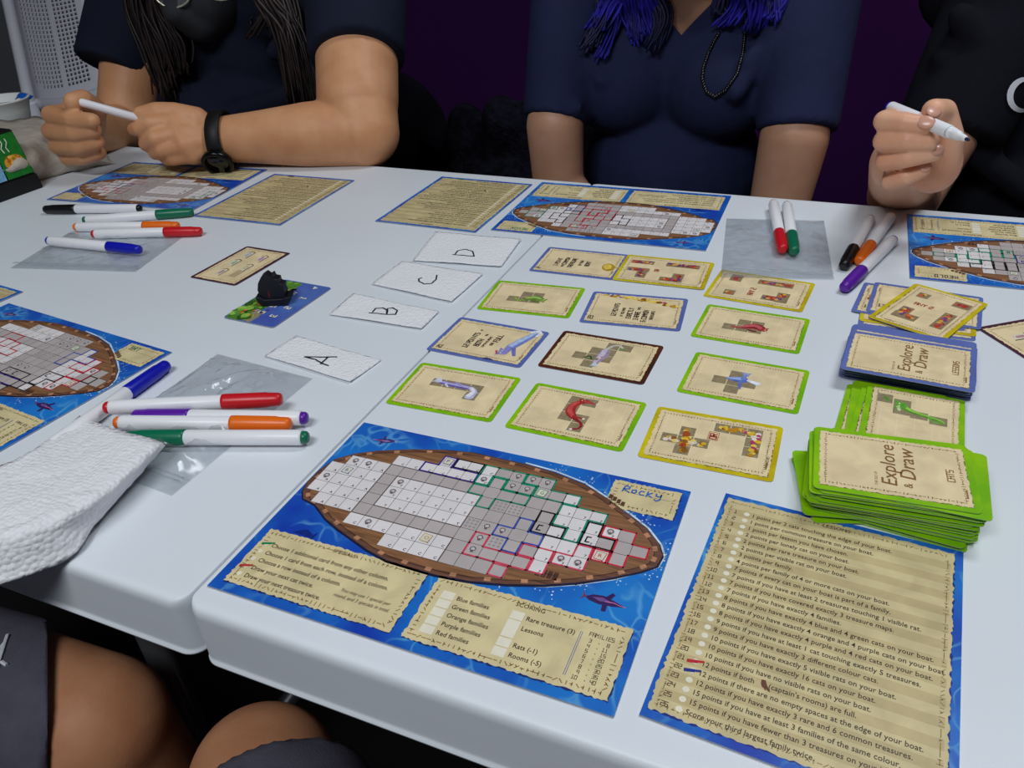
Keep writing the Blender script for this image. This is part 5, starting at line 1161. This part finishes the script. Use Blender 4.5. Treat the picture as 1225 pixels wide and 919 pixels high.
# --- neighbour and photographer, seen only by their legs
def leg_person(label, hip, knee, foot, hem, r_hip, r_knee, r_sh, m_skin, other=None, extra=None):
    o = empty('person'); tag(o, label, 'person'); bm = bmesh.new()
    for h, k, f in [(hip, knee, foot)] + ([other] if other else []):
        h, k, f = Vector(h), Vector(k), Vector(f); limb(bm, h, r_hip, k, r_knee); limb(bm, k, r_knee * .96, k.lerp(f, .35) + Vector((0, .01, 0)), r_knee * .9); limb(bm, k.lerp(f, .35) + Vector((0, .01, 0)), r_knee * .9, f, .036)
        limb(bm, f, .034, f + Vector((.0, .13, -.02)), .026)
    fuse('body', bm, .006, 3, m_skin, o); bm = bmesh.new()
    for i, (h, k, f) in enumerate([(hip, knee, foot)] + ([other] if other else [])):
        h, k = Vector(h), Vector(k); t = hem if i == 0 else hem * .95; e = h.lerp(k, t); sleeve(bm, h - (k - h) * .1, r_hip + .018 if i or r_sh > .07 else r_hip, e, r_sh)
    limb(bm, Vector(hip), r_hip + .03, Vector(other[0]) if other else Vector(hip) + Vector((.2, 0, 0)), r_hip + .03)
    sh_ = fuse('shorts', bm, .007, 3, M_grey, o); return o, sh_
NH, NK, NE = rz(-330, 740, .50), rz(118, 868, .49), rz(36, 838, .49)
o, sh_ = leg_person('seated person at the lower left, only grey shorts and a bare knee showing', NH, NK, NK + Vector((.02, .0, -.43)), 1.02, .078, .058, .069, M_leg)
bm = bmesh.new(); bm.from_mesh(sh_.data); pa, pb = rd(57, 740, 1), rd(57, 900, 1); pn = (pa - CAM).cross(pb - CAM).normalized()
if pn.dot(rd(400, 800, 1) - CAM) < 0: pn = -pn
r_ = bmesh.ops.bisect_plane(bm, geom=bm.verts[:] + bm.edges[:] + bm.faces[:], plane_co=CAM, plane_no=pn, clear_outer=True)
bmesh.ops.contextual_create(bm, geom=[e for e in r_['geom_cut'] if isinstance(e, bmesh.types.BMEdge)]); bm.to_mesh(sh_.data); bm.free()
bv = BVHTree.FromObject(sh_, DG()); bm = bmesh.new()
for a, b in (((-4, 800), (9, 760)), ((2, 792), (8, 796)), ((-2, 778), (5, 770))):
    tube_bm(bm, [on_tee(bv, a[0], a[1], .002), on_tee(bv, (a[0] + b[0]) / 2, (a[1] + b[1]) / 2, .002), on_tee(bv, *b, .002)], .0016, 6)
bmobj('printed_mark', bm, mat('white_print', (215, 218, 226), .7), o)
PH, PK, PE = rz(385, 1250, .50), rz(316, 932, .482), rz(346, 960, .49)
leg_person('seated person at the bottom edge, one thigh in grey shorts below the table', PH, PK, PK + Vector((.02, .04, -.42)), (PE - PH).length / (PK - PH).length, .078, .058, .078, M_leg, ((.36, -.36, .46), (.34, .10, .45), (.34, .2, .06)))

# ------------------------------------------------------------------ chairs behind the table
CHG = 'black padded chairs behind the table'
def black_chair(x, y, top, w_, label, rz_=0):
    o = empty('padded_chair', (x, y, 0), rz_); tag(o, label, 'chair', CHG); bm = bmesh.new()
    for k in range(3):
        ell(bm, (0, .02, top - .16 - k * .12), (w_ / 2 * (1 if k else .86), .06, .16))
    for k in range(14):
        a = random.Random(k + int(x * 100)).uniform(-1, 1); ell(bm, (a * w_ * .42, -.01, top - .1 - .05 * (k % 6)), (.05, .045, .045), u=12, v=8)
    fuse('backrest', bm, .009, 3, M_fabric, o)
    box('seat', (-w_ / 2, -.46, .40), (w_ / 2, -.02, .48), M_fabric, o, .03, 3)
    for sx in (-1, 1):
        for yy in (-.42, .0): b = bmesh.new(); tube_bm(b, [(sx * w_ * .42, yy, 0), (sx * w_ * .4, yy, .42)], .012, 10); bmobj('leg', b, M_blackpl, o, True)
    return o
q1 = ry(452, 84, 1.42); black_chair(q1.x, 1.42, q1.z, .36, 'black padded chair backrest beside the elbow of the person with the watch')
q2 = ry(705, 92, 1.44); black_chair(q2.x, 1.44, q2.z, .42, 'black padded chair backrest behind the person with blue hair')
bm = bmesh.new(); R = random.Random(5)
for k in range(26): q = ry(R.uniform(545, 640), R.uniform(145, 225), R.uniform(1.17, 1.22)); ell(bm, q, (R.uniform(.03, .06), .04, R.uniform(.03, .05)), u=12, v=8)
q = ry(590, 210, 1.2); limb(bm, (q.x, 1.2, .57), .085, (q.x, 1.2, q.z), .07)
jk = fuse('jacket', bm, .008, 2, mat('dark_mottled_cloth', (22, 22, 34), 1.0, .1, noise_s=55, col2=(8, 8, 12), bump=1, bump_s=120, bump_d=.006)); tag(jk, 'dark mottled heap of clothing between the two black chairs', 'jacket')

# white perforated plastic chair
wc_ = empty('plastic_chair'); tag(wc_, 'white plastic chair with a perforated backrest behind the left end of the table', 'chair')
M_wp = mat('greyish_white_plastic', (236, 236, 246), .5, .35)
BL, BR, TLc, TRc = rd(36, 124, 2.2), rd(128, 108, 2.42), rd(-6, -70, 2.32), rd(92, -70, 2.56)
def bk(u, v):
    p = (BL.lerp(BR, u)).lerp(TLc.lerp(TRc, u), v); n_ = (BR - BL).cross(TLc - BL).normalized(); return p + n_ * (-.03 * math.sin(PI * u) * 1)
bm = bmesh.new(); NC, NR = 15, 30; cache = {}
def vt(u, v):
    k = (round(u, 5), round(v, 5))
    if k not in cache: cache[k] = bm.verts.new(bk(u, v))
    return cache[k]
us = [0, .15]; 
for c in range(NC): us.append(.15 + .7 * (c + 1) / NC)
us.append(1.0); vs2 = [0, .09] + [.09 + .85 * (r + 1) / NR for r in range(NR)] + [1.0]
for i in range(len(us) - 1):
    for j in range(len(vs2) - 1):
        u0, u1, v0, v1 = us[i], us[i + 1], vs2[j], vs2[j + 1]
        rib = i == 9
        if i in (0, len(us) - 2) or j in (0, len(vs2) - 2) or rib or (j == 1 and i < 3):
            bm.faces.new((vt(u0, v0), vt(u1, v0), vt(u1, v1), vt(u0, v1)))
        else:
            du, dv = (u1 - u0) * .17, (v1 - v0) * .17; A_, B_, C_, D_ = vt(u0, v0), vt(u1, v0), vt(u1, v1), vt(u0, v1); a_, b_, c_, d_ = vt(u0 + du, v0 + dv), vt(u1 - du, v0 + dv), vt(u1 - du, v1 - dv), vt(u0 + du, v1 - dv)
            for q in ((A_, B_, b_, a_), (B_, C_, c_, b_), (C_, D_, d_, c_), (D_, A_, a_, d_)): bm.faces.new(q)
ob = bmobj('backrest', bm, M_wp, wc_); so = ob.modifiers.new('s', 'SOLIDIFY'); so.thickness = .007
bm = bmesh.new(); tube_bm(bm, [bk(0, t / 10) for t in range(11)], .016, 10); tube_bm(bm, [bk(1, t / 10) for t in range(11)], .016, 10); tube_bm(bm, [bk(t / 10, 0) for t in range(11)], .016, 10); fr_ = bmobj('backrest_frame', bm, M_wp, wc_, True)
bd = (BR - BL); bd.z = 0; bd.normalize(); fwd = Vector((bd.y, -bd.x, 0)); 
if fwd.dot(CAM - BL) < 0: fwd = -fwd
b0 = Vector((BL.x, BL.y, .44)); b1 = Vector((BR.x, BR.y, .44)); sf = [b0, b1, b1 + fwd * .4, b0 + fwd * .4]
meshobj('seat', [*sf, *[p + Vector((0, 0, .02)) for p in sf]], [(3, 2, 1, 0), (4, 5, 6, 7), (0, 1, 5, 4), (1, 2, 6, 5), (2, 3, 7, 6), (3, 0, 4, 7)], M_wp, wc_)
for k, p in enumerate(sf):
    b = bmesh.new(); tube_bm(b, [(p.x, p.y, 0), (p.x, p.y, .45)] if k > 1 else [(p.x, p.y, 0), (p.x, p.y, .45), tuple(BL if k == 0 else BR)], .018, 10); bmobj('leg', b, M_wp, wc_, True)
# grey cupboard behind it
gq = rd(0, 60, 2.75); cb = empty('cupboard', (gq.x - .32, gq.y + .2, 0), .35); tag(cb, 'plain grey cupboard at the left picture edge behind the plastic chair', 'cupboard')
M_cup = mat('grey_laminate', (112, 112, 118), .6, .3); box('body', (-.4, -.25, 0), (.34, .25, 1.9), M_cup, cb, .004); box('door', (-.39, -.27, .05), (-.03, -.25, 1.88), M_cup, cb, .003); box('door', (-.02, -.27, .05), (.335, -.25, 1.88), M_cup, cb, .003)

# ------------------------------------------------------------------ food clutter at the far left
tb = [[Pn(*q) for q in r] for r in [
    [(-70, 150, .05), (-20, 146, .055), (20, 142, .05), (50, 140, .045), (78, 150, .03), (120, 178, .012)],
    [(-70, 180, .055), (-20, 172, .06), (18, 166, .055), (48, 162, .05), (75, 172, .034), (128, 186, .010)],
    [(-70, 215, .03), (-20, 205, .04), (24, 196, .04), (58, 184, .034), (88, 190, .022), (134, 192, .006)],
    [(-70, 240, .001), (-10, 226, .001), (30, 219, .001), (60, 212, .001), (98, 203, .001), (142, 193, .001)]]]
org = Pn(40, 200, 0); tb = [[q - org for q in r] for r in tb]
pb = sheet('paper_bag', tb, .0012, mat('cream_paper', (196, 186, 172), .8, .2, noise_s=40, col2=(176, 166, 154), bump=.6, bump_s=90, bump_d=.003), sub=7, amp=.007, fs=45); pb.location = org; tag(pb, 'crumpled cream paper bag lying under the hand at the far left', 'bag')
tc_ = ry(-6, 118, .76); bowl = empty('takeout_tub', (tc_.x, tc_.y, tc_.z - .05)); tag(bowl, 'white plastic tub with pale green inside at the left picture edge', 'tub')
def lathez(name, prof, m, parent, n=32):
    v = []; f = []
    for r, z_ in prof:
        for i in range(n): a = 2 * PI * i / n; v.append((r * math.cos(a), r * math.sin(a), z_))
    for j in range(len(prof) - 1):
        for i in range(n): f.append((j * n + i, j * n + (i + 1) % n, (j + 1) * n + (i + 1) % n, (j + 1) * n + i))
    f.append(tuple(reversed(range(n)))); f.append(tuple(range((len(prof) - 1) * n, len(prof) * n))); return meshobj(name, v, f, m, parent, True)
zb = TZ - (tc_.z - .05)
lathez('tub', [(.030, zb + .001), (.036, zb + .004), (.046, .03), (.050, .045), (.052, .047), (.052, .049), (.047, .048), (.044, .036), (.040, .033)], mat('white_foam', (222, 226, 224), .5), bowl)
lathez('filling', [(.041, .0335), (.041, .036)], mat('pale_green_sauce', (150, 172, 146), .15, .6), bowl)
lb = ry(31, 115, .80); bq = sheet('blue_wrapper', [[(-.018, 0, .002), (-.004, -.002, .006), (.016, .002, 0)], [(-.014, -.012, -.004), (0, -.014, 0), (.018, -.008, -.003)]], .0006, mat('blue_foil', (26, 92, 190), .3, .5)); bq.location = lb - Vector((0, 0, 0)); tag(bq, 'small crumpled blue wrapper touching the rim of the white tub', 'wrapper')

# noodle box
Bc = Pn(53, 224, 0); Bd = (Pn(0, 243, 0) - Bc); Bd.normalize(); Bn = Vector((Bd.y, -Bd.x, 0)); Bn = Bn if Bn.dot(CAM - Bc) > 0 else -Bn
# local frame: x along the face to the right, y into the box, z up
nb = empty('food_box', Bc); tag(nb, 'green and black food box with a printed bowl, standing at the left picture edge', 'box')
nb.rotation_euler = (0, 0, math.atan2(-Bd.y, -Bd.x))
def hull8(name, lo, hi, z0, z1, m, parent):
    (x0, y0, x1, y1), (X0, Y0, X1, Y1) = lo, hi; v = [(x0, y0, z0), (x1, y0, z0), (x1, y1, z0), (x0, y1, z0), (X0, Y0, z1), (X1, Y0, z1), (X1, Y1, z1), (X0, Y1, z1)]
    bm = bmesh.new(); vv = [bm.verts.new(q) for q in v]
    for q in ((3, 2, 1, 0), (4, 5, 6, 7), (0, 1, 5, 4), (1, 2, 6, 5), (2, 3, 7, 6), (3, 0, 4, 7)): bm.faces.new([vv[i] for i in q])
    bmesh.ops.bevel(bm, geom=list(bm.edges), offset=.0015, segments=2, affect='EDGES'); return bmobj(name, bm, m, parent)
M_bb = mat('black_card', (16, 20, 20), .4, .4)
hull8('tray', (-.22, 0, 0, .11), (-.218, .002, -.002, .108), 0, .022, M_bb, nb)
hull8('sleeve', (-.216, .003, -.003, .085), (-.212, .009, -.009, .079), .022, .084, M_bb, nb)
pr_ = Print(0, 3); s_ = .006 / .062   # face leans back
G_ = (22, 122, 40)
pr_.poly([(-44, 2), (-6, 2), (-11, 59), (-46, 59)], G_); pr_.poly([(-205, 24), (-46, 24), (-46, 59), (-203, 59)], (196, 214, 200)); pr_.poly([(-205, 2), (-46, 2), (-46, 24), (-205, 24)], (120, 176, 214)); pr_.up()
for k in range(40): pr_.disc(random.Random(k).uniform(-90, -52), random.Random(k + 50).uniform(16, 54), 3.4, random.Random(k).choice([(214, 214, 120), (150, 200, 200), (230, 230, 190)]), 8); pr_.up(.00001)
pr_.disc(-26, 18, 14.5, (120, 96, 120), 18, 8); pr_.up(.00002); pr_.disc(-26, 22, 14, (226, 160, 50), 18, 9.5); pr_.up(.00002)
for k in range(22): pr_.disc(-26 + random.Random(k).uniform(-10, 10), 23 + random.Random(k + 9).uniform(-6, 7), 2, random.Random(k).choice([(200, 110, 30), (244, 196, 90), (180, 130, 40)]), 7); pr_.up(.00001)
for dx in (0, 7): pr_.stroke([(-34 + dx, 36), (-36 + dx, 42), (-32 + dx, 48), (-33 + dx, 53)], 1.3, (226, 236, 226))
pf = pr_.build('front_print', P_pict, nb)
for v_ in pf.data.vertices: x_, y_, z_ = v_.co; v_.co = (x_, .0026 + y_ * s_ * 1.0 - z_ - .0012, .022 + y_ * 1.0)
